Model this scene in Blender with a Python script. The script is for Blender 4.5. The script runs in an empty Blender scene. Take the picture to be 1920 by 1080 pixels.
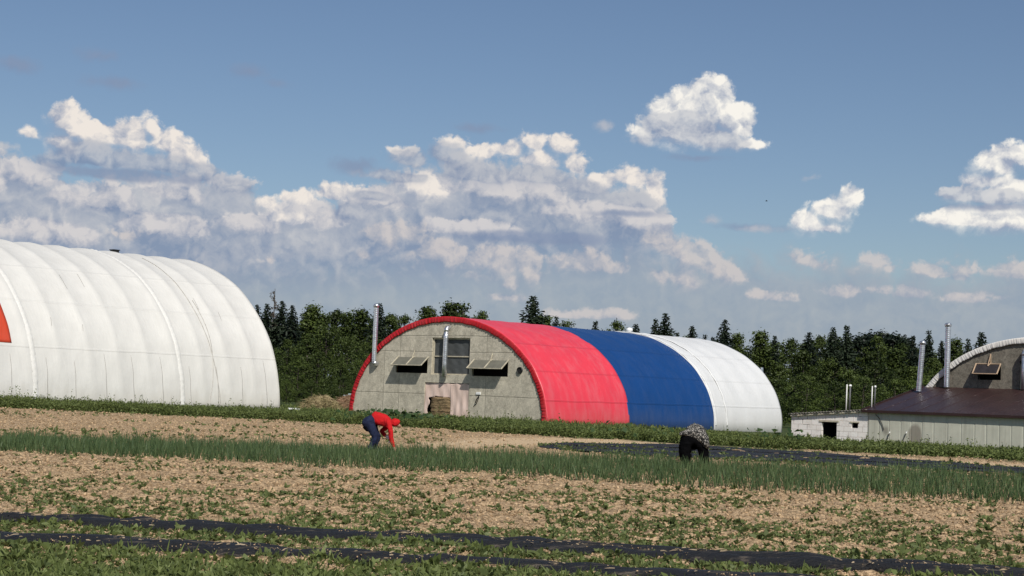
import bpy, math, random
import numpy as np
random.seed(7)
rng = np.random.default_rng(11)
R = math.radians
sc = bpy.context.scene
col = sc.collection

# ------------------------------------------------------------------ camera
FPX, CAM_H = 3000.0, 1.6
PITCH, ROLL = R(3.78), R(2.1)
_cp, _sp, _cr, _sr = math.cos(PITCH), math.sin(PITCH), math.cos(ROLL), math.sin(ROLL)
CF = np.array((0, _cp, _sp)); _U0 = np.array((0, -_sp, _cp)); _R0 = np.array((1.0, 0, 0))
CR = _cr * _R0 + _sr * _U0
CU = -_sr * _R0 + _cr * _U0
def ray(px, py): return FPX * CF + (px - 960) * CR - (py - 540) * CU
def at(px, py, d):
    v = ray(px, py); t = d / v[1]
    return np.array((v[0] * t, d, CAM_H + v[2] * t))
def sstep(a, b, x):
    t = np.clip((np.asarray(x, float) - a) / (b - a), 0, 1); return t * t * (3 - 2 * t)
def terr(x, y):
    """height of the lie of the land: level near the camera, falling gently to the right beyond the field"""
    return -0.5 * sstep(0, 20, x) * sstep(55, 90, y)
def ground_at(px, py):
    v = ray(px, py); z = 0.0
    for _ in range(12):
        t = (z - CAM_H) / v[2]; z = float(terr(v[0] * t, v[1] * t))
    return np.array((v[0] * t, v[1] * t, z))

from mathutils import Matrix
cam_d = bpy.data.cameras.new('camera'); cam = bpy.data.objects.new('camera', cam_d); col.objects.link(cam)
cam_d.sensor_width = 36; cam_d.lens = FPX / 1920 * 36
cam_d.clip_start = 0.5; cam_d.clip_end = 9000
M = Matrix.Identity(4)
for i in range(3):
    M[i][0] = CR[i]; M[i][1] = CU[i]; M[i][2] = -CF[i]
M[2][3] = CAM_H
cam.matrix_world = M
sc.camera = cam

# ------------------------------------------------------------------ helpers
def tag(o, label=None, cat=None, group=None, kind=None):
    if label: o['label'] = label
    if cat: o['category'] = cat
    if group: o['group'] = group
    if kind: o['kind'] = kind
    return o
def empty(name, loc=(0, 0, 0), rz=0.0):
    o = bpy.data.objects.new(name, None); col.objects.link(o)
    o.location = loc; o.rotation_euler = (0, 0, rz); o.empty_display_size = .3
    return o
def link(name, me, mat=None, parent=None, loc=None, rz=None):
    o = bpy.data.objects.new(name, me); col.objects.link(o)
    if mat is not None:
        if len(me.materials) == 0: me.materials.append(mat)
    if parent is not None: o.parent = parent
    if loc is not None: o.location = loc
    if rz is not None: o.rotation_euler = (0, 0, rz)
    return o
def np_mesh(name, V, Fq, smooth=False):
    V = np.asarray(V, np.float32); Fq = np.asarray(Fq, np.int32)
    me = bpy.data.meshes.new(name); n, k = Fq.shape
    me.vertices.add(len(V)); me.vertices.foreach_set('co', V.ravel())
    me.loops.add(n * k); me.loops.foreach_set('vertex_index', Fq.ravel())
    me.polygons.add(n); me.polygons.foreach_set('loop_start', np.arange(0, n * k, k, dtype=np.int32))
    me.polygons.foreach_set('loop_total', np.full(n, k, np.int32))
    if smooth: me.polygons.foreach_set('use_smooth', np.ones(n, bool))
    me.update(calc_edges=True); me.validate()
    return me

class MB:
    """collects boxes, tubes, strips; build() links them as one mesh object"""
    def __init__(s): s.v = []; s.f = []
    def add(s, vs, fs):
        o = len(s.v); s.v += [tuple(map(float, p)) for p in vs]; s.f += [tuple(i + o for i in f) for f in fs]; return s
    def box(s, x0, x1, y0, y1, z0, z1):
        return s.add([(x0, y0, z0), (x1, y0, z0), (x1, y1, z0), (x0, y1, z0), (x0, y0, z1), (x1, y0, z1), (x1, y1, z1), (x0, y1, z1)],
                     [(0, 3, 2, 1), (4, 5, 6, 7), (0, 1, 5, 4), (1, 2, 6, 5), (2, 3, 7, 6), (3, 0, 4, 7)])
    def bar(s, a, b, w, h=None, up=(0, 0, 1)):
        a = np.array(a, float); b = np.array(b, float); d = b - a; d /= np.linalg.norm(d) + 1e-9
        x = np.cross(d, np.array(up, float))
        if np.linalg.norm(x) < 1e-3: x = np.cross(d, (1, 0, 0))
        x /= np.linalg.norm(x); y = np.cross(x, d); h = h or w
        vs = []
        for p in (a, b):
            for sx, sy in ((-1, -1), (1, -1), (1, 1), (-1, 1)): vs.append(p + x * sx * w / 2 + y * sy * h / 2)
        return s.add(vs, [(0, 1, 2, 3), (7, 6, 5, 4), (0, 4, 5, 1), (1, 5, 6, 2), (2, 6, 7, 3), (3, 7, 4, 0)])
    def tube(s, pts, rad, n=12, cap=True):
        pts = [np.array(p, float) for p in pts]
        rad = rad if hasattr(rad, '__len__') else [rad] * len(pts)
        vs = []; ref = None
        for i, p in enumerate(pts):
            d = pts[min(i + 1, len(pts) - 1)] - pts[max(i - 1, 0)]; d = d / (np.linalg.norm(d) + 1e-9)
            if ref is None:
                ref = np.cross(d, (0, 1, 0) if abs(d[1]) < .9 else (1, 0, 0))
            x = ref - d * np.dot(ref, d); x /= np.linalg.norm(x) + 1e-9; ref = x; y = np.cross(d, x)
            for k in range(n):
                a = 2 * math.pi * k / n; vs.append(p + (x * math.cos(a) + y * math.sin(a)) * rad[i])
        fs = []
        for i in range(len(pts) - 1):
            for k in range(n):
                fs.append((i * n + k, i * n + (k + 1) % n, (i + 1) * n + (k + 1) % n, (i + 1) * n + k))
        if cap:
            fs.append(tuple(range(n))[::-1]); fs.append(tuple(range((len(pts) - 1) * n, len(pts) * n)))
        return s.add(vs, fs)
    def grid(s, P):
        """P: array (a,b,3) -> quads"""
        a, b = len(P), len(P[0]); o = [tuple(p) for r in P for p in r]
        return s.add(o, [(i * b + j, i * b + j + 1, (i + 1) * b + j + 1, (i + 1) * b + j) for i in range(a - 1) for j in range(b - 1)])
    def build(s, name, mat, parent=None, smooth=False, loc=None, rz=None):
        me = bpy.data.meshes.new(name); me.from_pydata(s.v, [], s.f)
        if smooth: me.polygons.foreach_set('use_smooth', [True] * len(me.polygons))
        me.update()
        return link(name, me, mat, parent, loc, rz)
def autosmooth(o, ang=35):
    try:
        o.data.set_sharp_from_angle(angle=R(ang))
    except Exception: pass
    return o
def bevel(o, w=.01, seg=2):
    m = o.modifiers.new('edge', 'BEVEL'); m.width = w; m.segments = seg; m.limit_method = 'ANGLE'; return o
def solid(o, t, off=-1):
    m = o.modifiers.new('thick', 'SOLIDIFY'); m.thickness = t; m.offset = off; return o

# ------------------------------------------------------------------ node helpers
class NT:
    def __init__(s, tree): s.t = tree; s.n = tree.nodes; s.l = tree.links
    def node(s, typ, **kw):
        n = s.n.new(typ)
        for k, v in kw.items():
            setattr(n, k, v)
        return n
    def put(s, sock, v):
        if isinstance(v, bpy.types.NodeSocket): s.l.new(v, sock)
        elif v is not None: sock.default_value = v
    def math(s, op, a, b=None, c=None, clamp=False):
        n = s.n.new('ShaderNodeMath'); n.operation = op; n.use_clamp = clamp
        s.put(n.inputs[0], a)
        if b is not None: s.put(n.inputs[1], b)
        if c is not None: s.put(n.inputs[2], c)
        return n.outputs[0]
    def vmath(s, op, a, b=None, out=0):
        n = s.n.new('ShaderNodeVectorMath'); n.operation = op; s.put(n.inputs[0], a)
        if b is not None: s.put(n.inputs[1], b)
        return n.outputs[out]
    def noise(s, vec, scale, detail=3, rough=.55, dist=0.0, typ='FBM', norm=True, out='Fac'):
        n = s.n.new('ShaderNodeTexNoise'); n.noise_type = typ
        try: n.normalize = norm
        except Exception: pass
        if vec is not None: s.put(n.inputs['Vector'], vec)
        n.inputs['Scale'].default_value = scale; n.inputs['Detail'].default_value = detail
        n.inputs['Roughness'].default_value = rough; n.inputs['Distortion'].default_value = dist
        return n.outputs[out]
    def voro(s, vec, scale, feature='F1', out='Distance', rand=1.0):
        n = s.n.new('ShaderNodeTexVoronoi'); n.feature = feature
        if vec is not None: s.put(n.inputs['Vector'], vec)
        n.inputs['Scale'].default_value = scale; n.inputs['Randomness'].default_value = rand
        return n.outputs[out]
    def maprange(s, v, a, b, c=0.0, d=1.0, smooth=False):
        n = s.n.new('ShaderNodeMapRange'); n.interpolation_type = 'SMOOTHSTEP' if smooth else 'LINEAR'
        s.put(n.inputs[0], v); s.put(n.inputs[1], a); s.put(n.inputs[2], b); s.put(n.inputs[3], c); s.put(n.inputs[4], d)
        return n.outputs[0]
    def mix(s, f, a, b, blend='MIX'):
        n = s.n.new('ShaderNodeMix'); n.data_type = 'RGBA'; n.blend_type = blend
        s.put(n.inputs[0], f)
        for sock, v in ((n.inputs[6], a), (n.inputs[7], b)):
            if isinstance(v, tuple) and len(v) == 3: v = v + (1,)
            s.put(sock, v)
        return n.outputs[2]
    def xyz(s, v):
        n = s.n.new('ShaderNodeSeparateXYZ'); s.l.new(v, n.inputs[0]); return n.outputs
    def comb(s, x, y, z=0.0):
        n = s.n.new('ShaderNodeCombineXYZ')
        for i, v in enumerate((x, y, z)): s.put(n.inputs[i], v)
        return n.outputs[0]
    def bump(s, h, strength=.5, dist=.02):
        n = s.n.new('ShaderNodeBump'); s.put(n.inputs['Height'], h); n.inputs['Strength'].default_value = strength
        n.inputs['Distance'].default_value = dist; return n.outputs[0]
def new_mat(name):
    m = bpy.data.materials.new(name); m.use_nodes = True; nt = NT(m.node_tree)
    b = m.node_tree.nodes['Principled BSDF']
    return m, nt, b
def mat_simple(name, c, rough=.6, metal=0.0, var=.12, scale=3.0, bump=0.0, bscale=20, spec=.4, coord='Object'):
    """principled colour broken up by two noises"""
    m, nt, b = new_mat(name)
    tc = nt.node('ShaderNodeTexCoord').outputs[coord]
    n1 = nt.noise(tc, scale, 5, .6)
    f = nt.maprange(n1, .3, .7)
    dark = tuple(x * (1 - var) for x in c); lite = tuple(min(1, x * (1 + var)) for x in c)
    nt.put(b.inputs['Base Color'], nt.mix(f, dark, lite))
    b.inputs['Roughness'].default_value = rough; b.inputs['Metallic'].default_value = metal
    b.inputs['Specular IOR Level'].default_value = spec
    if bump:
        nt.put(b.inputs['Normal'], nt.bump(nt.noise(tc, bscale, 4), bump, .02))
    return m
def mat_leaf(name, c1, c2, trans=.3, rough=.55):
    """leaf material, every loose leaf its own shade between two greens"""
    m, nt, b = new_mat(name)
    g = nt.node('ShaderNodeNewGeometry')
    tc = nt.node('ShaderNodeTexCoord').outputs['Object']
    oi = nt.node('ShaderNodeObjectInfo').outputs['Random']
    f = nt.math('ADD', nt.math('MULTIPLY', g.outputs['Random Per Island'], .55), nt.math('MULTIPLY', nt.noise(tc, .9, 2), .35))
    f = nt.math('ADD', f, nt.math('MULTIPLY', nt.math('SUBTRACT', oi, .5), .45))
    c = nt.mix(nt.math('MULTIPLY', f, 1.0, clamp=True), c1, c2)
    nt.put(b.inputs['Base Color'], c); b.inputs['Roughness'].default_value = rough
    b.inputs['Specular IOR Level'].default_value = .25
    tr = nt.node('ShaderNodeBsdfTranslucent'); nt.put(tr.inputs['Color'], c)
    mx = nt.node('ShaderNodeMixShader'); mx.inputs[0].default_value = trans
    out = [n for n in m.node_tree.nodes if n.type == 'OUTPUT_MATERIAL'][0]
    nt.l.new(b.outputs[0], mx.inputs[1]); nt.l.new(tr.outputs[0], mx.inputs[2]); nt.l.new(mx.outputs[0], out.inputs[0])
    return m

# value noise in numpy
def vnoise(x, y, s, seed):
    g = np.random.default_rng(seed).random((256, 256)); x = np.asarray(x) / s; y = np.asarray(y) / s
    xi = np.floor(x).astype(int); yi = np.floor(y).astype(int); fx = x - xi; fy = y - yi
    fx = fx * fx * (3 - 2 * fx); fy = fy * fy * (3 - 2 * fy)
    a = g[xi & 255, yi & 255]; b = g[(xi + 1) & 255, yi & 255]; c = g[xi & 255, (yi + 1) & 255]; d = g[(xi + 1) & 255, (yi + 1) & 255]
    return (a * (1 - fx) + b * fx) * (1 - fy) + (c * (1 - fx) + d * fx) * fy
SKYTINT = (.88, .91, .985)
# ------------------------------------------------------------------ sun and sky
SUN_AZ, SUN_EL = R(163), R(44)
sd = np.array((math.sin(SUN_AZ) * math.cos(SUN_EL), math.cos(SUN_AZ) * math.cos(SUN_EL), math.sin(SUN_EL)))
sun_d = bpy.data.lights.new('sun', 'SUN'); sun_d.energy = 4.1; sun_d.angle = R(.53); sun_d.color = (1, .955, .88)
sun = bpy.data.objects.new('sun', sun_d); col.objects.link(sun)
from mathutils import Vector
sun.rotation_euler = Vector(-sd).to_track_quat('-Z', 'Y').to_euler()
sun.location = (0, 0, 60)

w = bpy.data.worlds.new("World"); sc.world = w; w.use_nodes = True
nt = NT(w.node_tree); bg = w.node_tree.nodes['Background']
SKY = .075
sky = nt.node('ShaderNodeTexSky'); sky.sky_type = 'NISHITA'; sky.sun_disc = False
sky.sun_elevation = SUN_EL; sky.sun_rotation = SUN_AZ; sky.air_density = 1.0; sky.dust_density = .6; sky.ozone_density = 2.0
def azel(px, py):
    v = ray(px, py); return math.degrees(math.atan2(v[0], v[1])), math.degrees(math.atan2(v[2], math.hypot(v[0], v[1])))
D = nt.node('ShaderNodeTexCoord').outputs['Generated']
X, Y, Z = nt.xyz(D)[:3]
AZ = nt.math('MULTIPLY', nt.math('ARCTAN2', X, Y), 57.29578)
EL = nt.math('MULTIPLY', nt.math('ARCSINE', Z), 57.29578)
P = nt.comb(AZ, EL)
# billows: rounded humps with sharp valleys, sampled here and a little toward the sun
def billow(vec):
    b1 = nt.math('ABSOLUTE', nt.noise(vec, .55, 0, .5, .3, norm=False))
    b2 = nt.math('ABSOLUTE', nt.noise(vec, 1.35, 1, .5, .25, norm=False))
    b3 = nt.noise(vec, 4.2, 4, .62, norm=False)
    return nt.math('ADD', nt.math('ADD', nt.math('MULTIPLY', b1, 1.0), nt.math('MULTIPLY', b2, .5)), nt.math('MULTIPLY', b3, .12))
warp = nt.vmath('SCALE', nt.vmath('SUBTRACT', nt.noise(P, .8, 4, .6, out='Color'), (.5, .5, .5)), None)
warp.node.inputs['Scale'].default_value = 1.1
PW = nt.vmath('ADD', P, warp)
B0 = billow(PW); B1 = billow(nt.vmath('ADD', PW, (.22, .3, 0)))
SLOPE = nt.math('SUBTRACT', B0, B1)                      # faces the sun where positive
fine = nt.noise(P, 2.4, 6, .62)
big = nt.noise(P, .33, 3, .5)
wx, wy, _ = nt.xyz(warp)[:3]
AZW = nt.math('ADD', AZ, nt.math('MULTIPLY', wx, .14))
ELW = nt.math('ADD', EL, nt.math('MULTIPLY', wy, .3))
LO, HI = -30.0, 30.0
def curve(points, src):
    """piecewise profile (azimuth deg -> elevation deg) read from a float curve"""
    n = nt.node('ShaderNodeFloatCurve'); c = n.mapping.curves[0]
    ys = [p[1] for p in points]; y0, y1 = -6.0, 18.0
    pts = sorted(((p[0] - LO) / (HI - LO), (p[1] - y0) / (y1 - y0)) for p in points)
    pts = [(0.0, pts[0][1])] + pts + [(1.0, pts[-1][1])]
    while len(c.points) < len(pts): c.points.new(.5, .5)
    for q, p in zip(c.points, pts): q.location = p; q.handle_type = 'VECTOR'
    n.mapping.use_clip = False; n.mapping.update()
    nt.put(n.inputs['Value'], nt.maprange(src, LO, HI))
    return nt.math('MULTIPLY_ADD', n.outputs[0], y1 - y0, y0)
def px_profile(clouds):
    """clouds: [(top points px, base points px)] left to right; closed off between clouds"""
    T, Bp = [], []
    for top, base in clouds:
        a0, e0 = azel(*top[0]); a1, e1 = azel(*top[-1])
        b0, b1 = azel(*base[0])[1], azel(*base[-1])[1]
        T += [(a0 - .7, b0 - 2.4), (a0 - .34, b0 - .1), (a0 - .1, (b0 + e0) / 2)]; Bp.append((a0 - .7, b0))
        T += [azel(*p) for p in top]
        T += [(a1 + .1, (b1 + e1) / 2), (a1 + .34, b1 - .1), (a1 + .7, b1 - 2.4)]
        Bp += [azel(*p) for p in base]
        Bp.append((a1 + .7, b1))
    T = [(-29.5, -5.5)] + T + [(29.5, -5.5)]; Bp = [(-29.5, 6)] + Bp + [(29.5, 6)]
    return T, Bp
def layer(colr, clouds, lit, shade, amp=.75, soft_t=.16, soft_b=.7, alpha=1.0, gain=.85, tmid=.45, fz=.5):
    T, Bp = px_profile(clouds)
    top = curve(T, AZW); base = curve(Bp, AZW)
    topb = nt.math('ADD', top, nt.math('MULTIPLY', nt.math('SUBTRACT', B0, .34), amp))
    topb = nt.math('ADD', topb, nt.math('MULTIPLY', nt.math('SUBTRACT', fine, .5), fz))
    dt = nt.math('SUBTRACT', topb, ELW)
    db = nt.math('ADD', nt.math('SUBTRACT', ELW, base), nt.math('MULTIPLY', nt.math('SUBTRACT', fine, .5), .6))
    mt = nt.maprange(dt, 0.0, soft_t, smooth=True); mb = nt.maprange(db, -soft_b * .3, soft_b * .7, smooth=True)
    mask = nt.math('MULTIPLY', nt.math('MULTIPLY', mt, mb), alpha)
    th = nt.math('MAXIMUM', nt.math('SUBTRACT', top, base), .5)
    t = nt.math('DIVIDE', nt.math('SUBTRACT', ELW, base), th)
    L = nt.math('ADD', nt.math('MULTIPLY', nt.math('SUBTRACT', t, tmid), 1.1), nt.math('MULTIPLY', SLOPE, gain))
    L = nt.math('ADD', L, nt.math('MULTIPLY', nt.math('SUBTRACT', fine, .5), .6))
    L = nt.math('ADD', L, nt.math('MULTIPLY', nt.math('SUBTRACT', big, .5), 1.3))
    f = nt.maprange(L, -.62, .78)
    c = nt.mix(f, shade, lit)
    return nt.mix(mask, colr, c)
K = 1 / SKY
def C(r, g, b):  # display colour wanted -> radiance before the background strength
    lin = lambda v: (v / 255 / 12.92 if v < 11 else ((v / 255 + .055) / 1.055) ** 2.4)
    return (lin(r) * K, lin(g) * K, lin(b) * K)
c = nt.mix(1.0, sky.outputs[0], SKYTINT, 'MULTIPLY')
# far hazy banks low over the wood
c = layer(c, [([(-200, 470), (60, 440), (250, 450), (420, 430), (600, 440), (800, 430), (1000, 440), (1180, 420), (1400, 450), (1700, 480), (1950, 470), (2200, 480)],
               [(-200, 720), (500, 740), (1000, 750), (1500, 760), (2200, 770)])],
          C(166, 172, 182), C(138, 152, 174), alpha=.75, soft_t=1.6, soft_b=1.2, amp=.9)

def field(vec, ells):
    """soft union of ellipses (pixel-measured lobes turned into sky angles), about degrees inside the outline"""
    acc = None
    for cx, cy, rx, ry in ells:
        a, e = azel(cx, cy); rx, ry = rx / 52.4, ry / 52.4; m_ = min(rx, ry) * .8 + .2 * max(rx, ry)
        v = nt.node('ShaderNodeVectorMath'); v.operation = 'MULTIPLY_ADD'; nt.put(v.inputs[0], vec)
        v.inputs[1].default_value = (1 / rx, 1 / ry, 0); v.inputs[2].default_value = (-a / rx, -e / ry, 0)
        ln = nt.vmath('LENGTH', v.outputs[0], out=1)
        f = nt.math('MULTIPLY_ADD', ln, -m_, m_)
        if acc is None: acc = f
        else: acc = nt.math('SMOOTH_MAX', acc, f, .2)
    return acc
PWL = nt.vmath('ADD', P, nt.vmath('MULTIPLY', warp, (.32, .26, 0)))
SH = (.2, .3, 0)
PWS = nt.vmath('ADD', PWL, SH)
fine2 = nt.noise(P, 5.5, 5, .6)
def lobes(colr, ells, lit, shade, amp=.5, soft_t=.12, soft_b=.6, alpha=1.0, gain=1.5, bias=.0, gb=1.7, am=.0):
    f0 = field(PWL, ells); f1 = field(PWS, ells)
    n_ = nt.math('ADD', nt.math('MULTIPLY', nt.math('SUBTRACT', B0, .3), amp), nt.math('MULTIPLY', nt.math('SUBTRACT', fine, .5), amp * 1.1))
    n_ = nt.math('ADD', n_, nt.math('MULTIPLY', nt.math('SUBTRACT', fine2, .5), amp * .35))
    F_ = nt.math('ADD', f0, n_)
    up = nt.math('SUBTRACT', f0, f1)
    edge = nt.maprange(up, -.22, .16, soft_b, soft_t, smooth=True)
    mask = nt.math('MULTIPLY', nt.maprange(F_, 0.0, edge, smooth=True), alpha)
    if am: mask = nt.math('MULTIPLY', mask, nt.maprange(fine, .35, .62, 1 - am, 1))
    L = nt.math('ADD', nt.math('MULTIPLY', up, gain), nt.math('MULTIPLY', SLOPE, gb))
    L = nt.math('ADD', L, nt.math('MULTIPLY', nt.math('SUBTRACT', fine, .5), 1.0))
    L = nt.math('ADD', L, nt.math('MULTIPLY', nt.math('SUBTRACT', fine2, .5), .45))
    L = nt.math('ADD', L, nt.math('MULTIPLY_ADD', nt.math('SUBTRACT', big, .5), .6, bias))
    return nt.mix(mask, colr, nt.mix(nt.maprange(L, -.68, .78), shade, lit))
# broad grey banks
c = layer(c, [([(-400, 300), (-200, 270), (0, 272), (50, 285), (110, 320), (200, 335), (330, 312), (420, 312), (480, 345), (520, 385), (600, 372), (660, 350), (740, 310), (850, 285), (1000, 278), (1090, 312), (1200, 340), (1245, 368), (1268, 420), (1285, 470), (1310, 530)],
               [(-400, 560), (200, 560), (600, 540), (960, 520), (1250, 500), (1310, 540)])],
          C(200, 200, 203), C(132, 148, 174), alpha=.95, soft_t=.55, soft_b=2.0, amp=.9, gain=1.0, tmid=.55, fz=.7)
# heaped rows within the banks, lit above and shaded along flat bases
c = lobes(c, [(-60, 330, 110, 50), (55, 335, 72, 36), (165, 378, 105, 42), (330, 362, 74, 34), (425, 345, 60, 30), (90, 440, 110, 40), (300, 428, 120, 38), (480, 425, 84, 32), (585, 412, 84, 38), (705, 378, 92, 36), (800, 352, 84, 32), (955, 362, 125, 38), (1085, 400, 115, 32), (880, 432, 120, 26), (1190, 420, 80, 26)],
    C(214, 210, 210), C(130, 146, 173), amp=.5, soft_t=.22, soft_b=1.1, alpha=.85, bias=-.02, gain=1.9)
# low rosy heaps
c = lobes(c, [(720, 450, 60, 34), (765, 440, 50, 30), (690, 475, 40, 24), (820, 480, 75, 38), (930, 495, 70, 46), (985, 505, 40, 52), (895, 515, 40, 30), (950, 555, 60, 26), (1080, 495, 75, 30), (1145, 502, 40, 22),
    (1265, 470, 58, 38), (1310, 492, 62, 48), (1235, 458, 32, 24), (1365, 518, 40, 25), (1285, 525, 55, 34), (1640, 490, 40, 24), (1672, 502, 28, 16), (1750, 510, 42, 26), (1800, 518, 45, 22), (1832, 506, 24, 20), (1515, 492, 36, 24), (510, 487, 26, 10), (235, 440, 40, 18), (2050, 500, 90, 30), (1580, 548, 44, 14), (1700, 548, 66, 17), (1825, 560, 76, 17), (1450, 556, 60, 15), (1905, 512, 60, 24), (1110, 590, 90, 16), (960, 530, 46, 34), (1240, 520, 30, 34)],
    C(208, 201, 199), C(144, 157, 178), alpha=.78, soft_t=.3, soft_b=1.1, bias=-.02)
# lit tops
c = lobes(c, [(125, 228, 46, 40), (150, 246, 60, 32), (215, 262, 70, 32), (310, 272, 50, 34), (182, 258, 56, 36), (120, 268, 48, 36), (242, 262, 52, 42), (286, 242, 26, 32), (332, 292, 46, 30), (370, 302, 26, 24), (62, 252, 24, 15),
    (500, 382, 36, 22), (560, 374, 52, 24), (622, 364, 46, 24), (672, 354, 26, 16), (540, 410, 52, 26),
    (755, 287, 40, 18), (850, 270, 40, 19), (905, 287, 52, 24), (960, 282, 46, 24), (1000, 270, 36, 28), (1050, 274, 42, 30), (1075, 312, 36, 32), (1130, 342, 42, 27), (1182, 337, 46, 30), (1225, 358, 28, 42), (785, 352, 62, 34), (1010, 302, 62, 32)],
    C(238, 230, 222), C(150, 162, 184), amp=.4, soft_t=.24, soft_b=1.0, bias=.06)
c = lobes(c, [(1330, 182, 50, 46), (1302, 202, 70, 50), (1372, 232, 48, 48), (1252, 217, 50, 44), (1292, 252, 96, 40), (1402, 270, 42, 16), (1212, 250, 42, 24), (1595, 367, 28, 26), (1580, 382, 34, 26), (1560, 397, 46, 28), (1520, 420, 42, 28), (1552, 425, 40, 20),
    (1872, 312, 52, 38), (1925, 302, 62, 32), (1842, 347, 46, 26), (1905, 362, 100, 34), (1862, 340, 62, 30), (1890, 392, 100, 22), (1790, 412, 80, 22), (1885, 416, 115, 32), (2030, 340, 100, 50)],
    C(248, 244, 236), C(156, 167, 188), amp=.34, soft_t=.2, soft_b=.9, bias=.1)
# grey fronts standing before them, flat-bottomed
c = lobes(c, [(100, 306, 60, 22), (182, 300, 85, 34), (282, 312, 95, 28), (382, 328, 62, 26), (432, 352, 58, 27), (770, 302, 58, 30), (832, 292, 46, 32), (742, 332, 85, 24), (902, 332, 95, 30), (1002, 334, 95, 28), (1092, 354, 62, 20), (1182, 378, 64, 18), (662, 402, 62, 28), (700, 368, 60, 20)],
    C(186, 189, 197), C(126, 143, 172), amp=.4, soft_t=.3, soft_b=1.0, alpha=.82, bias=-.1)
c = lobes(c, [(1238, 238, 52, 34), (1290, 242, 62, 38), (1345, 266, 62, 26), (1215, 260, 42, 20), (1802, 367, 52, 24), (1862, 372, 74, 22)],
    C(208, 209, 212), C(138, 152, 178), amp=.34, soft_t=.18, soft_b=.7, alpha=.9, bias=-.02)
# dusky bases and wisps
c = lobes(c, [(230, 328, 175, 14), (1310, 297, 80, 9), (1000, 445, 190, 16), (1160, 400, 110, 8), (1860, 390, 120, 9), (30, 118, 60, 22), (190, 105, 55, 16), (215, 155, 70, 18), (470, 135, 50, 18), (520, 158, 40, 14), (895, 240, 65, 14), (665, 310, 60, 24), (1400, 425, 90, 12)],
    C(133, 148, 175), C(128, 143, 171), amp=.3, soft_t=.55, soft_b=.6, alpha=.72)
c = lobes(c, [(1133, 236, 26, 17), (1335, 412, 24, 14), (1420, 428, 46, 12), (1520, 332, 20, 9)], C(186, 188, 196), C(158, 168, 186), amp=.25, soft_t=.3, soft_b=.4, alpha=.75)
nt.put(bg.inputs['Color'], c)
bg.inputs['Strength'].default_value = SKY
w.cycles.sampling_method = 'MANUAL'; w.cycles.sample_map_resolution = 256
vs = sc.view_settings; vs.view_transform = 'Standard'; vs.look = 'None'; vs.exposure = 0; vs.gamma = 1
sc.cycles.max_bounces = 6; sc.cycles.diffuse_bounces = 3; sc.cycles.glossy_bounces = 3; sc.cycles.transmission_bounces = 3
sc.cycles.transparent_max_bounces = 8; sc.cycles.caustics_reflective = False; sc.cycles.caustics_refractive = False
# ------------------------------------------------------------------ ground
def poly_mask(x, y, poly):
    """1 inside a convex/simple polygon"""
    x = np.asarray(x); inside = np.zeros(x.shape, bool); n = len(poly)
    for i in range(n):
        x0, y0 = poly[i]; x1, y1 = poly[(i + 1) % n]
        if y0 == y1: continue
        cnd = ((y0 > y) != (y1 > y)) & (x < (x1 - x0) * (y - y0) / (y1 - y0) + x0)
        inside ^= cnd
    return inside
def gp(px, py): g = ground_at(px, py); return (g[0], g[1])
# the field's far edge, where the weeds begin
EDGE = np.array([(-70.0, 104.0), gp(0, 764), gp(525, 789), gp(700, 799), gp(1020, 818), gp(1465, 842), gp(1920, 866), (60.0, 24.0)])
def edge_y(x): return np.interp(x, EDGE[:, 0], EDGE[:, 1])
ONION = [gp(-420, 822), gp(0, 845), gp(960, 893), gp(1920, 948), gp(2300, 975), gp(2300, 916), gp(1920, 900), gp(1300, 873), gp(700, 849), gp(0, 829), gp(-420, 808)]
FARFILM = [gp(985, 838), gp(1060, 833), gp(1267, 835), gp(1500, 849), gp(1920, 880), gp(2300, 908), gp(2300, 918), gp(1920, 891), gp(1500, 869), gp(1267, 860), gp(1060, 846)]
def film_y(x, k):  # centre line of the two near mulch films
    if k == 0: return 16.72 - .205 * x - .006 * x * x
    return 14.72 - .2 * x - .004 * x * x
def clod_h(x, y):
    """rough tilled surface"""
    a = vnoise(x, y, .42, 1) * .06 + vnoise(x + 3.3, y, .17, 2) * .065 + np.abs(vnoise(x, y + 1.7, .1, 3) - .5) * .09
    return a - .08
def ground_z(x, y):
    f = (1 - sstep(0, 1.5, y - edge_y(x))) * sstep(8, 11, y)
    sandy = sstep(.35, .75, sand_amt(x, y))
    z = terr(x, y) + clod_h(x, y) * f * (1 - .75 * sandy)
    z = z + (vnoise(x, y, 2.2, 9) - .5) * .05
    return z
TRACKA = [gp(*p) for p in ((760, 838), (770, 829), (900, 823), (1010, 820), (1120, 823), (1300, 831), (1420, 836), (1500, 845), (1700, 858), (1920, 869), (2300, 890), (2300, 906), (1920, 880), (1700, 863), (1500, 850), (1267, 836), (1060, 834), (980, 839), (860, 842))]
def sand_amt(x, y):
    x = np.asarray(x, float); y = np.asarray(y, float)
    acc = np.zeros(x.shape)
    for dx, dy in ((0, 0), (.5, .3), (-.5, -.3), (.2, -.9), (-.2, .9), (1, .6), (-1, -.6)):
        acc += poly_mask(x + dx, y + dy, TRACKA)
    return acc / 7
def axis_x():
    a = np.arange(-15.5, 15.5, .055); out = [15.5]; st = .07
    while out[-1] < 5200: st *= 1.09; out.append(out[-1] + st)
    o = np.array(out); return np.concatenate([-o[::-1], a[1:], o])
def axis_y():
    a = [11.3]
    while a[-1] < 92: a.append(a[-1] + max(.04, a[-1] * .0034))
    st = .5
    while a[-1] < 6000: st *= 1.1; a.append(a[-1] + st)
    b = [11.3]; st = .1
    while b[-1] > -400: st *= 1.25; b.append(b[-1] - st)
    return np.array(b[:0:-1] + a)
gx, gy = axis_x(), axis_y()
GX, GY = np.meshgrid(gx, gy)
GZ = ground_z(GX, GY)
na, nb = GX.shape
idx = np.arange(na * nb, dtype=np.int32).reshape(na, nb)
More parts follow.
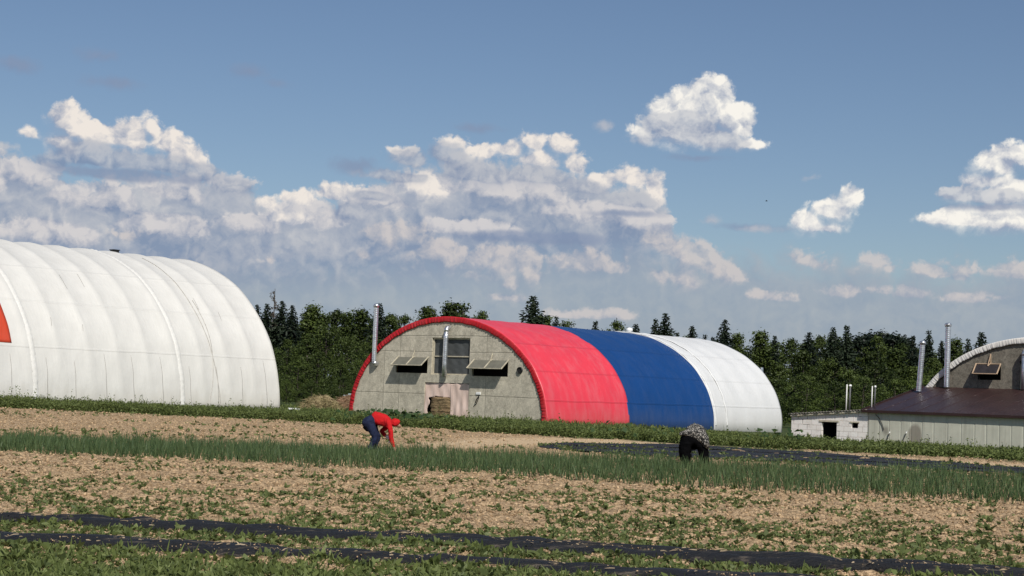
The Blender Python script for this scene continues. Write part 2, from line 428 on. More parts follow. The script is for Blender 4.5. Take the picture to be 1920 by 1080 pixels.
quads = np.stack([idx[:-1, :-1], idx[:-1, 1:], idx[1:, 1:], idx[1:, :-1]], -1).reshape(-1, 4)
me = np_mesh('ground', np.stack([GX, GY, GZ], -1).reshape(-1, 3), quads, True)
def attr(me, name, arr):
    a = me.attributes.new(name, 'FLOAT', 'POINT'); a.data.foreach_set('value', np.asarray(arr, np.float32).ravel())
attr(me, 'sand', sand_amt(GX, GY))
attr(me, 'grassy', sstep(-1.2, 1.5, GY - edge_y(GX) + (vnoise(GX, GY, 1.1, 21) - .5) * 2.5))
m, nt, b = new_mat('tilled soil and rough grass')
tc = nt.node('ShaderNodeTexCoord').outputs['Object']
def attrnode(nm):
    n = nt.node('ShaderNodeAttribute'); n.attribute_name = nm; return n.outputs['Fac']
n1 = nt.noise(tc, 9, 5, .65); n2 = nt.noise(tc, .5, 4, .55); n3 = nt.noise(tc, 38, 3, .6)
soil = nt.mix(nt.maprange(nt.noise(tc, 13, 5, .72), .4, .6), (.15, .1, .055), (.66, .465, .275))  # mottled soil, the shade in gaps between clods put into the colour
soil = nt.mix(nt.math('MULTIPLY', nt.maprange(n3, .5, .72), .55), soil, (.68, .5, .31))
soil = nt.mix(nt.math('MULTIPLY', nt.maprange(n2, .42, .68), .35), soil, (.3, .215, .115))
sandc = nt.mix(nt.maprange(n1, .3, .7), (.54, .385, .22), (.72, .54, .34))
c1 = nt.mix(nt.math('MULTIPLY', nt.maprange(attrnode('sand'), .2, .9, smooth=True), .9), soil, sandc)
gr = nt.mix(nt.maprange(n1, .35, .65), (.03, .05, .016), (.09, .11, .04))
c1 = nt.mix(attrnode('grassy'), c1, gr)
nt.put(b.inputs['Base Color'], c1); b.inputs['Roughness'].default_value = .95; b.inputs['Specular IOR Level'].default_value = .15
nt.put(b.inputs['Normal'], nt.bump(nt.math('ADD', n1, nt.math('MULTIPLY', n3, .5)), .9, .06))
tag(link('ground', me, m), kind='structure')

# crumbs and clods lying on the tilled soil
ico_v = None
def ico():
    t = (1 + 5 ** .5) / 2
    v = np.array([(-1, t, 0), (1, t, 0), (-1, -t, 0), (1, -t, 0), (0, -1, t), (0, 1, t), (0, -1, -t), (0, 1, -t), (t, 0, -1), (t, 0, 1), (-t, 0, -1), (-t, 0, 1)], float)
    f = np.array([(0, 11, 5), (0, 5, 1), (0, 1, 7), (0, 7, 10), (0, 10, 11), (1, 5, 9), (5, 11, 4), (11, 10, 2), (10, 7, 6), (7, 1, 8), (3, 9, 4), (3, 4, 2), (3, 2, 6), (3, 6, 8), (3, 8, 9), (4, 9, 5), (2, 4, 11), (6, 2, 10), (8, 6, 7), (9, 8, 1)])
    return v / np.linalg.norm(v[0]), f
IV, IF = ico()
def wedge(n, y0, y1, power=1.0, margin=2.5):
    """ground points spread over the field in front of the hangars, thinning with distance"""
    u = rng.random(n)
    y = (y0 ** (1 - power) + u * (y1 ** (1 - power) - y0 ** (1 - power))) ** (1 / (1 - power)) if power != 1 else y0 * (y1 / y0) ** u
    x = (rng.random(n) * 2 - 1) * (.335 * y + margin)
    return x, y
def film_mask(x, y, half=.5):
    r = np.zeros(x.shape, bool)
    for k in (0, 1): r |= np.abs(y - film_y(x, k)) < (half * .75 if k == 0 else half * .6)
    return r
x, y = wedge(120000, 12.2, 82, 1.35)
sm = sand_amt(x, y)
keep = (y < edge_y(x) + .3) & (~poly_mask(x, y, FARFILM)) & ~(film_mask(x, y, .47) & (rng.random(len(x)) < np.where(vnoise(x, y, .6, 12) > .52, .25, .9))) & (rng.random(len(x)) > sm * .8)
x, y = x[keep], y[keep]; n = len(x)
on_f = film_mask(x, y, .42)
sz = (.007 + (.011 + .014 * sstep(15, 26, y)) * rng.random(n) ** 2.0) * (1 + .012 * (y - 12)) * np.where(on_f, .55, 1)
rot = rng.random(n) * 6.28; sq = .55 + .4 * rng.random(n)
V = IV[None] * (1 + (rng.random((n, 12, 1)) - .5) * 1.0) * sz[:, None, None] * np.stack([np.ones(n), .7 + .5 * rng.random(n), sq], -1)[:, None, :]
cr_, sr_ = np.cos(rot)[:, None], np.sin(rot)[:, None]
V = np.stack([V[..., 0] * cr_ - V[..., 1] * sr_, V[..., 0] * sr_ + V[..., 1] * cr_, V[..., 2]], -1)
V += np.stack([x, y, ground_z(x, y) + sz * .15 + np.where(on_f, .07, 0)], -1)[:, None, :]
Fc = (IF[None] + (np.arange(n) * 12)[:, None, None]).reshape(-1, 3)
m, nt, b = new_mat('dry clods')
g = nt.node('ShaderNodeNewGeometry').outputs['Random Per Island']
tc = nt.node('ShaderNodeTexCoord').outputs['Object']
cc = nt.mix(nt.math('POWER', g, 1.2), (.22, .15, .085), (.63, .45, .27)); cc = nt.mix(nt.math('MULTIPLY', nt.noise(tc, 60, 3), .35), cc, (.2, .14, .085))
nt.put(b.inputs['Base Color'], cc); b.inputs['Roughness'].default_value = 1; b.inputs['Specular IOR Level'].default_value = .1
tag(link('soil_clods', np_mesh('soil_clods', V.reshape(-1, 3), Fc), m), kind='stuff')

# ------------------------------------------------------------------ leafy things built from many blades
def frame_of(d):
    """two unit vectors across direction d"""
    r = rng.normal(size=d.shape); a = np.cross(d, r); a /= np.linalg.norm(a, axis=1, keepdims=True) + 1e-9
    return a, np.cross(a, d)
def blades(base, d, length, width, droop):
    """bent tapering blades: base (N,3), direction (N,3), -> verts, quads"""
    n = len(base); a, b2 = frame_of(d); L = length[:, None]; W = width[:, None]
    dn = np.array((0, 0, -1.0)) * droop[:, None] * L
    p1 = base + d * L * .5 + dn * .22; p2 = base + d * L + dn
    V = np.stack([base - a * W * .4, base + a * W * .4, p1 + a * W * .5, p1 - a * W * .5, p2 + a * W * .1, p2 - a * W * .1], 1)
    k = (np.arange(n) * 6)[:, None]
    Fq = np.concatenate([k + np.array([0, 1, 2, 3]), k + np.array([3, 2, 4, 5])])
    return V.reshape(-1, 3), Fq
def leaves(c, nrm, size, aspect=.6):
    """diamond leaves centred at c facing nrm"""
    n = len(c); a, b2 = frame_of(nrm); S = size[:, None]
    fold = nrm * S * .12
    V = np.stack([c - a * S * .5, c - b2 * S * aspect * .5 + fold, c + a * S * .5, c + b2 * S * aspect * .5 + fold], 1)
    k = (np.arange(n) * 4)[:, None]
    return V.reshape(-1, 3), k + np.array([0, 1, 2, 3])
class Leafy:
    def __init__(s): s.v = []; s.f = []; s.n = 0
    def add(s, V, Fq): s.v.append(V); s.f.append(Fq + s.n); s.n += len(V)
    def mesh(s, name): return np_mesh(name, np.concatenate(s.v), np.concatenate(s.f))
def updir(n, spread):
    d = rng.normal(size=(n, 3)) * spread; d[:, 2] = 1; return d / np.linalg.norm(d, axis=1, keepdims=True)
def randdir(n):
    d = rng.normal(size=(n, 3)); return d / np.linalg.norm(d, axis=1, keepdims=True)
def rosettes(lf, x, y, size, nl, flat=1.0, asp=.42, droop=.5):
    """little broad-leaved weeds: nl leaves springing from a point"""
    n = len(x); z = ground_z(x, y)
    X = np.repeat(x, nl); Yy = np.repeat(y, nl); Zz = np.repeat(z, nl); S = np.repeat(size, nl)
    d = updir(n * nl, flat); L = S * (.5 + .7 * rng.random(n * nl))
    b0 = np.stack([X, Yy, Zz - .005], -1) + np.stack([rng.normal(size=n * nl), rng.normal(size=n * nl), rng.random(n * nl) * 1.2], -1) * (S * .12)[:, None]
    lf.add(*blades(b0, d, L, L * asp, droop * rng.random(n * nl)))
M_weed = mat_leaf('field weed leaf', (.05, .075, .024), (.26, .3, .105))
M_grass = mat_leaf('bank weed leaf', (.04, .062, .016), (.23, .275, .085))
M_onion = mat_leaf('onion leaf', (.036, .07, .026), (.19, .25, .105), trans=.15, rough=.5)

# weeds scattered over the tilled soil, in patches
lf = Leafy()
x, y = wedge(70000, 12.4, 36, 2.0)
patch = vnoise(x, y, 1.3, 31) * .6 + vnoise(x, y, .45, 32) * .4
near = sstep(30, 17, y) * .2
onb = film_mask(x, y, .44)
lim = .60 - near
keep = (patch > lim) & ~(onb & (rng.random(len(x)) < .72)) & (~poly_mask(x, y, ONION))
x, y = x[keep], y[keep]
rosettes(lf, x, y, .03 + .055 * rng.random(len(x)) ** 1.8, 6, .95)
x, y = wedge(1500, 13.5, 36, 1.6)       # larger single broad-leaved plants
k = ~film_mask(x, y, .3) & ~poly_mask(x, y, ONION); x, y = x[k], y[k]
rosettes(lf, x, y, .07 + .07 * rng.random(len(x)) ** 2, 9, .9, .42, .6)
x, y = wedge(5200, 38, 84, 1.3)
k = (y < edge_y(x)) & (vnoise(x, y, 3.1, 33) > .42 + .25 * (x > -2)) & ~poly_mask(x, y, FARFILM) & ~poly_mask(x, y, ONION) & (rng.random(len(x)) > sand_amt(x, y) * .9); x, y = x[k], y[k]
rosettes(lf, x, y, .06 + .1 * rng.random(len(x)), 6, .9)
tag(link('weeds', lf.mesh('weeds'), M_weed), kind='stuff')

# thick grass at the near edge, and tufts along the films
lf = Leafy()
n = 22000; x = rng.uniform(-8, 8, n); y = rng.uniform(12.1, 15.6, n)
dens = (sstep(14.6, 13.3, y + .2 * x * .5 + (vnoise(x, y, .5, 41) - .5) * 1.4)) * sstep(1.5, -1.5, x - .5 + (vnoise(x, y, .8, 42) - .5) * 3)
dens = np.maximum(dens, (vnoise(x, y, .55, 43) > .6) * .5)
k = (rng.random(n) < dens) & ~film_mask(x, y, .4); x, y = x[k], y[k]; n = len(x)
b0 = np.stack([x, y, ground_z(x, y) - .01], -1)
lf.add(*blades(b0, updir(n, .55), .07 + .13 * rng.random(n), .007 + .009 * rng.random(n), .6 * rng.random(n)))
rosettes(lf, x[::2], y[::2], .05 + .06 * rng.random(len(x[::2])), 5, .9)
n = 5200; x = rng.uniform(-8, 8, n); kf = rng.integers(0, 2, n)
side = rng.choice([-1, 1], n)
y = np.where(kf == 0, film_y(x, 0), film_y(x, 1)) + side * (.46 + .3 * rng.random(n) ** 2)
k = vnoise(x, y, .7, 44) > .42; x, y = x[k], y[k]; n = len(x)
b0 = np.stack([x, y, ground_z(x, y) - .01], -1)
lf.add(*blades(b0, updir(n, .6), .06 + .1 * rng.random(n), .008 + .008 * rng.random(n), .5 * rng.random(n)))
rosettes(lf, x[::3], y[::3], .05 + .07 * rng.random(len(x[::3])), 6, .9)
tag(link('grass', lf.mesh('grass'), M_grass), kind='stuff')

# ------------------------------------------------------------------ the onion strip: rows of upright leaves
lf = Leafy()
xs, ys = [], []
NEAR = [ONION[i] for i in (0, 1, 2, 3, 4)]; FAR = [ONION[i] for i in (10, 9, 8, 7, 6, 5)]
nx_, ny_ = np.array(NEAR).T; fx_, fy_ = np.array(FAR).T
for k in range(17):
    t = k / 16
    xr = np.arange(-20, 19, .068); yr = np.interp(xr, nx_, ny_) * (1 - t) + np.interp(xr, fx_, fy_) * t
    k_ = rng.random(len(xr)) < .93
    xs.append(xr[k_] + rng.normal(size=k_.sum()) * .02); ys.append(yr[k_] + rng.normal(size=k_.sum()) * .035)
x = np.concatenate(xs); y = np.concatenate(ys); n = len(x); NL = 7
size = (.32 + .12 * (vnoise(x, y, .9, 51) - .5) + .07 * rng.normal(size=n)) * np.where(rng.random(n) < .04, .5, 1)
X = np.repeat(x, NL); Yy = np.repeat(y, NL); S = np.repeat(size, NL); N = n * NL
b0 = np.stack([X, Yy, np.repeat(ground_z(x, y), NL) - .02], -1) + np.stack([rng.normal(size=N) * .012, rng.normal(size=N) * .012, np.zeros(N)], -1)
L = S * (.65 + .45 * rng.random(N))
lf.add(*blades(b0, updir(N, .2), L, .009 + .007 * rng.random(N), np.where(rng.random(N) < .22, .5, .1) * rng.random(N)))
tag(link('onion_crop', lf.mesh('onion_crop'), M_onion), kind='stuff')

# ------------------------------------------------------------------ the weedy bank between field and hangars
lf = Leafy()
n = 15000; x = rng.uniform(-34, 26, n); t = rng.random(n) ** 1.35
depth = 10.0
y = edge_y(x) + .5 + t * depth + (vnoise(x, x * .3, 1.7, 61) - .5) * 1.0
hgt = (.26 + .2 * vnoise(x, y, 1.6, 62) + .22 * (vnoise(x, y, .7, 63) > .62) * rng.random(n)) * (.72 + .28 * sstep(-20, 0, x))
tall = rng.random(n) < .05; hgt = np.where(tall, hgt * 1.7, hgt)
hgt = hgt * np.interp(x, [-30, -12, -6, 0, 10, 20], [1.45, 1.1, .95, .85, .72, .7])
NL = 17
X = np.repeat(x, NL); Yy = np.repeat(y, NL); Hh = np.repeat(hgt, NL); N = n * NL; q = rng.random(N)
base = np.stack([X, Yy, np.repeat(terr(x, y), NL)], -1)
wd = np.repeat(np.where(tall, .05, .13), NL) * (1 - .55 * q)
c_ = base + np.stack([rng.normal(size=N) * wd, rng.normal(size=N) * wd, Hh * q], -1)
nr = randdir(N) * .8 + np.array((0, -.1, .55)); nr /= np.linalg.norm(nr, axis=1, keepdims=True)
lf.add(*leaves(c_, nr, .06 + .11 * rng.random(N) * (1 - .5 * q), .5))
ns = n
lf.add(*blades(np.stack([x, y, terr(x, y)], -1), updir(n, .22), hgt * 1.08, np.full(n, .012) + .012 * rng.random(n), .15 * rng.random(n)))
# lower growth filling the ground as far as the walls
n = 26000; x = rng.uniform(-44, 34, n); y = edge_y(x) + 2 + rng.random(n) * 46
b0 = np.stack([x, y, terr(x, y)], -1)
lf.add(*blades(b0, updir(n, .5), .16 + .22 * rng.random(n), .03 + .05 * rng.random(n), .4 * rng.random(n)))
tag(link('weed_bank', lf.mesh('weed_bank'), M_grass), kind='stuff')
# big-leaved burdock patch before the grey front
lf = Leafy()
for px0, n in ((712, 60), (760, 70), (690, 40), (808, 30), (1110, 26), (1225, 26)):
    g = at(px0, 790, 0.90 * (edge_y(at(px0, 790, 70)[0]) + 6)); cx_ = ground_at(px0, 800)[0] * 1.05; yy0 = edge_y(cx_) + 2.5
    x = cx_ + rng.normal(size=n) * .7; y = yy0 + rng.normal(size=n) * .8
    zz = terr(x, y) + .15 + .5 * rng.random(n)
    nr = randdir(n) * .6 + np.array((0, -.25, .8)); nr /= np.linalg.norm(nr, axis=1, keepdims=True)
    lf.add(*leaves(np.stack([x, y, zz], -1), nr, .2 + .16 * rng.random(n), .8))
    lf.add(*blades(np.stack([x, y, terr(x, y)], -1), updir(n, .25), zz - terr(x, y), np.full(n, .025), .1 * rng.random(n)))
tag(link('burdock_patch', lf.mesh('burdock_patch'), mat_leaf('burdock leaf', (.03, .06, .02), (.09, .14, .045))), kind='stuff')

# ------------------------------------------------------------------ mulch films (black plastic laid in strips)
m_film, nt, b = new_mat('black mulch film')
tc = nt.node('ShaderNodeTexCoord').outputs['Object']
mp = nt.node('ShaderNodeMapping'); mp.inputs['Scale'].default_value = (1.2, 6, 4); nt.l.new(tc, mp.inputs[0])
dust = nt.noise(mp.outputs[0], 2.2, 6, .7)
nt.put(b.inputs['Base Color'], nt.mix(nt.maprange(dust, .55, .72), (.018, .019, .022), (.2, .165, .125)))
nt.put(b.inputs['Roughness'], nt.maprange(dust, .4, .7, .5, .95)); b.inputs['Specular IOR Level'].default_value = .3
nt.put(b.inputs['Normal'], nt.bump(nt.noise(mp.outputs[0], 5.5, 5, .68), 1.0, .06))
def film_strip(x0, x1, k, off, half, ragseed):
    xs = np.arange(x0, x1, .06); vs = np.linspace(-1, 1, 13)
    P_ = np.zeros((len(xs), 13, 3))
    for j, v in enumerate(vs):
        hw = half * (1 + .5 * (vnoise(xs, xs * 0 + ragseed + (1 if v > 0 else 2), .5, 70) - .5) + .9 * np.minimum(0, vnoise(xs, xs * 0 + ragseed * 2 + (5 if v > 0 else 9), 1.3, 73) - .42))
        yy = film_y(xs, k) + off + v * hw
        crown = .05 * (1 - v * v) + .045 * vnoise(xs, yy, .28, 71) + .02 * vnoise(xs * .3, yy, .1, 72)
        zz = np.maximum(crown, 0) + .012 - (.055 if abs(v) > .95 else 0)
        P_[:, j] = np.stack([xs, yy, zz], -1)
    return P_
for k, off, half, lab in ((0, .18, .15, 'black film strip of the farther near bed, its upper lane, beyond the soil gap'), (0, -.2, .13, 'black film strip of the farther near bed, its lower lane'), (1, 0.02, .25, 'nearest black film strip lying among grass tufts along the bottom')):
    mb = MB(); mb.grid(film_strip(-9, 9, k, off, half, k * 5 + off * 3))
    o = mb.build('mulch_film', m_film, None, True); solid(o, .004)
    tag(o, lab, 'mulch film', 'black plastic mulch films near the camera')
# straw and dry stalks blown on to the films
lf = Leafy(); n = 1900; x = rng.uniform(-8.5, 8.5, n); kf = rng.integers(0, 2, n)
y = np.where(kf == 0, film_y(x, 0), film_y(x, 1)) + rng.normal(size=n) * .2
k = vnoise(x, y, .5, 74) > .5; x, y = x[k], y[k]; n = len(x)
d = rng.normal(size=(n, 3)); d[:, 2] = np.abs(d[:, 2]) * .25; d /= np.linalg.norm(d, axis=1, keepdims=True)
lf.add(*blades(np.stack([x, y, np.full(n, .1)], -1), d, .03 + .07 * rng.random(n) ** 2, .006 + .008 * rng.random(n), .3 * rng.random(n)))
tag(link('straw_litter', lf.mesh('straw_litter'), mat_leaf('dry straw', (.2, .14, .08), (.52, .41, .27), .1)), kind='stuff')
# the far sheet of ground cover, several lanes with green between
fa = np.array(FARFILM); topl = fa[:6]; botl = np.array([FARFILM[0]] + FARFILM[:5:-1])
xs = np.arange(1.0, 20, .2)
ty = np.interp(xs, topl[:, 0], topl[:, 1]); by = np.interp(xs, np.sort(botl[:, 0]), botl[np.argsort(botl[:, 0]), 1])
lf = Leafy()
for j, (a0, a1) in enumerate(((.0, .31), (.34, .65), (.68, 1.0))):
    P_ = np.zeros((len(xs), 7, 3))
    for q in range(7):
        t = a0 + (a1 - a0) * q / 6; yy = by + (ty - by) * t
        yy = yy + (t - .5) * 0 + .5 * (vnoise(xs, xs * 0 + j, 1.1, 86) - .5) * (1 if q in (0, 6) else .3)
        P_[:, q] = np.stack([xs, yy, terr(xs, yy) + .03 + .03 * vnoise(xs, yy, .8, 80 + j) + .02 * math.sin(math.pi * q / 6)], -1)
    mb = MB(); mb.grid(P_); o = mb.build('ground_cover_sheet', m_film, None, True); solid(o, .004)
    tag(o, ['lower', 'middle', 'upper'][j] + ' lane of black ground cover beyond the onions', 'ground cover', 'lanes of black ground cover beyond the onions')
n = 4200; x = rng.uniform(1.0, 19, n); t = rng.choice([0.0, .33, .67, 1.0], n, p=[.3, .2, .2, .3]) + rng.normal(size=n) * .06
y = np.interp(x, xs, by) * (1 - t) + np.interp(x, xs, ty) * t
k = vnoise(x, y, 1.2, 85) > .4; x, y = x[k], y[k]
rosettes(lf, x, y, .05 + .08 * rng.random(len(x)), 6, .8)
tag(link('strip_weeds', lf.mesh('strip_weeds'), M_weed), kind='stuff')
# ------------------------------------------------------------------ buildings
A40 = R(40)
m_white = None
def mat_cover(name, c, rough=.5, seams=(), seam_dark=.8, dirt=.0, spec=.35, blot=0.0, streak=.0):
    """coated tarpaulin: welded seams at given heights, faint creases, dirt creeping up from the ground, worn patches and painted sheen"""
    m, nt, b = new_mat(name)
    tc = nt.node('ShaderNodeTexCoord').outputs['Object']; x, y, z = nt.xyz(tc)[:3]
    col_ = c
    n1 = nt.noise(tc, .7, 5, .6); n2 = nt.noise(tc, 5, 4, .6)
    mp = nt.node('ShaderNodeMapping'); mp.inputs['Scale'].default_value = (1.0, 1.6, .28); nt.l.new(tc, mp.inputs[0])
    n3 = nt.noise(mp.outputs[0], 1.4, 5, .65)
    v = nt.mix(nt.maprange(n1, .3, .7), tuple(k * .95 for k in c), tuple(min(.9, k * 1.04) for k in c))
    if blot:
        v = nt.mix(nt.math('MULTIPLY', nt.maprange(n3, .46, .68), blot), v, tuple(min(.9, k * .75 + .16) for k in c))  # paler blots: faded patches, with the cloth's sheen put into the colour
    if streak:
        v = nt.mix(nt.math('MULTIPLY', nt.maprange(n3, .5, .75), streak), v, tuple(k * .78 for k in c))
    h = nt.math('MULTIPLY', n2, .25)
    zz = nt.math('ADD', z, nt.math('MULTIPLY', nt.noise(tc, .5, 2), .08))
    for s_ in seams:
        d = nt.math('ABSOLUTE', nt.math('SUBTRACT', zz, s_))
        f = nt.maprange(d, .018, .05, 1, 0)
        v = nt.mix(nt.math('MULTIPLY', f, .55), v, tuple(k * seam_dark for k in c))
        h = nt.math('ADD', h, nt.math('MULTIPLY', nt.maprange(d, .04, .07, 1, 0), .5))
    if dirt:
        f = nt.maprange(nt.math('SUBTRACT', z, nt.math('MULTIPLY', n3, 1.6)), -.9, .35, 1, 0)
        v = nt.mix(nt.math('MULTIPLY', f, dirt), v, (.42, .38, .3))
    nt.put(b.inputs['Base Color'], v); b.inputs['Roughness'].default_value = rough; b.inputs['Specular IOR Level'].default_value = spec
    nt.put(b.inputs['Normal'], nt.bump(nt.math('ADD', h, nt.math('MULTIPLY', n3, .9)), .55, .06))
    return m
M_red = mat_cover('red tarpaulin', (.74, .05, .075), .42, (1.36, 3.1, 4.75), .72, .1, .5, .32, .12)
M_blue = mat_cover('blue tarpaulin', (.006, .05, .185), .42, (1.36, 3.1, 4.75), .8, .06, .45, .06, .15)
M_whitec = mat_cover('white tarpaulin', (.68, .68, .665), .55, (1.36, 3.1, 4.75), .9, .12, .35, 0, .1)
M_tent = mat_cover('white tent fabric', (.66, .645, .6), .6, (3.35, 6.05, 8.2), .94, .4, .3, 0, .16)
M_redp = mat_cover('orange red fabric', (.56, .062, .024), .6, (), .9, 0, .3, .1)
M_flap = mat_cover('red gathered hem', (.44, .011, .018), .6, (), .9, .0, .3, .12)  # cover's red darkened, the front's grazing sun put into the colour
M_whem = mat_cover('white gathered hem', (.74, .71, .66), .6, (), .9, .15, .3)
def mat_wall(name, c, seams_z=(), seams_x=(), stain=None, contrast=.3, fleck=.5):
    """weathered particle board: chips, damp stains, dark board joints"""
    m, nt, b = new_mat(name)
    tc = nt.node('ShaderNodeTexCoord').outputs['Object']; x, y, z = nt.xyz(tc)[:3]
    n1 = nt.noise(tc, 1.1, 5, .65); n2 = nt.voro(tc, 7, 'F1', 'Color'); n3 = nt.noise(tc, 13, 3, .6)
    v = nt.mix(nt.maprange(n1, .3, .7), tuple(k * (1 - contrast) for k in c), tuple(k * (1 + contrast * .5) for k in c))
    v = nt.mix(nt.math('MULTIPLY', nt.maprange(n3, .45, .7), fleck), v, tuple(min(.8, k * 1.45) for k in c))
    v = nt.mix(nt.math('MULTIPLY', nt.maprange(nt.noise(tc, 4.2, 4, .75), .46, .68), fleck * 1.2), v, tuple(k * .5 for k in c))
    v = nt.mix(nt.math('MULTIPLY', nt.maprange(nt.noise(nt.vmath('ADD', tc, (9, 4, 2)), 3.2, 4, .75), .52, .7), fleck * .9), v, tuple(min(.8, k * 1.5) for k in c))
    mp = nt.node('ShaderNodeMapping'); mp.inputs['Scale'].default_value = (1.2, 1, .16); nt.l.new(tc, mp.inputs[0])
    v = nt.mix(nt.math('MULTIPLY', nt.maprange(nt.noise(mp.outputs[0], 1.5, 5, .6), .5, .72), .35), v, tuple(k * .62 for k in c))
    h = n3
    wob = nt.math('MULTIPLY', nt.math('SUBTRACT', nt.noise(tc, .9, 2), .5), .1)
    for arr, ax in ((seams_z, z), (seams_x, x)):
        for s_ in arr:
            d = nt.math('ABSOLUTE', nt.math('ADD', nt.math('SUBTRACT', ax, s_), wob))
            f = nt.maprange(d, .015, .045, 1, 0)
            v = nt.mix(nt.math('MULTIPLY', f, .5), v, tuple(k * .4 for k in c))
            h = nt.math('SUBTRACT', h, f)
    if stain:
        v = stain(nt, v, x, y, z, n1)
    nt.put(b.inputs['Base Color'], v); b.inputs['Roughness'].default_value = .9; b.inputs['Specular IOR Level'].default_value = .2
    nt.put(b.inputs['Normal'], nt.bump(h, .5, .02))
    return m
M_board = mat_wall('weathered grey board', (.53, .485, .385), (1.42, 4.12, 5.12), (-12.0, -4.6, -13.4))
M_concrete = mat_wall('rough grey plaster', (.2, .18, .145), (), (), None, .4, .8)
M_trim = mat_simple('weathered pale batten', (.5, .45, .34), .85, 0, .25, 4, .3, 30)
M_tan = mat_simple('tan batten', (.5, .36, .24), .8, 0, .2, 4, .3, 30)
M_flapfill = mat_simple('grey translucent film', (.15, .145, .115), .55, 0, .15, 2, .2, 12)
M_darkfill = mat_simple('dark glossy film', (.035, .03, .03), .35, 0, .3, 3, .2, 12)
M_pane = mat_simple('dusty dark window film', (.075, .08, .08), .7, 0, .2, 1.4, .2, 8)
M_dark = mat_simple('dark inside', (.012, .012, .012), .9, 0, .1)
M_curtain = None
M_black = mat_simple('black rubber', (.012, .012, .013), .6, 0, .2)
M_wlamp = mat_simple('white plastic', (.8, .8, .78), .4, 0, .04)
M_zinc, nt, b = new_mat('galvanised spiral duct')
tc = nt.node('ShaderNodeTexCoord').outputs['Object']
b.inputs['Metallic'].default_value = .85; b.inputs['Roughness'].default_value = .33
nt.put(b.inputs['Base Color'], nt.mix(nt.maprange(nt.noise(tc, 6, 3), .35, .65), (.5, .52, .55), (.74, .76, .79)))
wv = nt.node('ShaderNodeTexWave'); wv.bands_direction = 'Z'; wv.inputs['Scale'].default_value = 2.6; wv.inputs['Distortion'].default_value = .4
nt.l.new(tc, wv.inputs[0]); nt.put(b.inputs['Normal'], nt.bump(nt.math('POWER', wv.outputs['Fac'], 6.0), .3, .02))

def ell(hw, h, t): return -hw + hw * math.cos(t), h * math.sin(t)          # t: 0 at right foot, pi at left foot
def cover(hw, h, y0, y1, ny, z0f, disp=None, n=72, cx=0.0, out=0.0):
    """half-elliptic vault from y0 to y1; feet reach down to z0f(y)"""
    P_ = []
    for j in range(ny + 1):
        y = y0 + (y1 - y0) * j / ny; row = []
        for i in range(n + 1):
            t = math.pi * i / n
            d = (disp(t, y) if disp else 0) + out
            x = -hw + (hw + d) * math.cos(t); z = (h + d) * math.sin(t)
            if i in (0, n): z = z0f(y)
            row.append((x + cx, y, z))
        P_.append(row)
    mb = MB(); mb.grid(P_); return mb
def arch_wall(hw, h, openings, y=0.0, z0=-.4, cx=0.0, step=.25, thick=.16):
    """end wall filling the arch, with rectangular openings left out"""
    xs = sorted(set([round(-2 * hw + k * step, 4) for k in range(int(2 * hw / step) + 1)] + [o[0] for o in openings] + [o[1] for o in openings] + [-.04, -.12, -2 * hw + .04, -2 * hw + .12, 0.0]))
    top = lambda x: h * math.sqrt(max(0, 1 - ((x + hw) / hw) ** 2))
    mb = MB()
    for a, b2 in zip(xs[:-1], xs[1:]):
        if b2 - a < 1e-4: continue
        mid = (a + b2) / 2; segs = [[z0, None]]
        for o in sorted([o for o in openings if o[0] <= mid <= o[1]], key=lambda o: o[2]):
            segs[-1][1] = o[2]; segs.append([o[3], None])
        for lo, hi in segs:
            za, zb = (top(a), top(b2)) if hi is None else (hi, hi)
            if max(za, zb) <= lo + 1e-4: continue
            mb.add([(a + cx, y, lo), (b2 + cx, y, lo), (b2 + cx, y, max(zb, lo)), (a + cx, y, max(za, lo))], [(0, 1, 2, 3)])
    return mb
def hem(hw, h, y, width, seed, n=640, cx=0.0, t0=0, t1=math.pi, lip=.03, amp=.8):
    """gathered fabric hem round the mouth of the arch"""
    r_ = np.random.default_rng(seed); ph = np.cumsum(r_.uniform(.1, .9, n + 1)); P_ = []
    for i in range(n + 1):
        t = t0 + (t1 - t0) * i / n; row = []
        for j in range(6):
            q = j / 5; wv = math.sin(ph[i] * 1.9 + .8 * math.sin(q * 2.5 + ph[i] * .2)) * .034 * amp * (.25 + .75 * abs(math.sin(ph[i] * .23 + math.sin(ph[i] * .091) * 2))) * (.3 + .7 * q) + math.sin(ph[i] * 4.3 + 1) * .01
            wd = width * (1 + .05 * math.sin(ph[i] * .43) * q)
            d = lip - q * wd
            row.append(((-hw + (hw + d) * math.cos(t)) + cx, y - .03 - .02 * math.sin(math.pi * q) + wv, (h + d) * math.sin(t)))
        P_.append(row)
    mb = MB(); mb.grid(P_); return mb
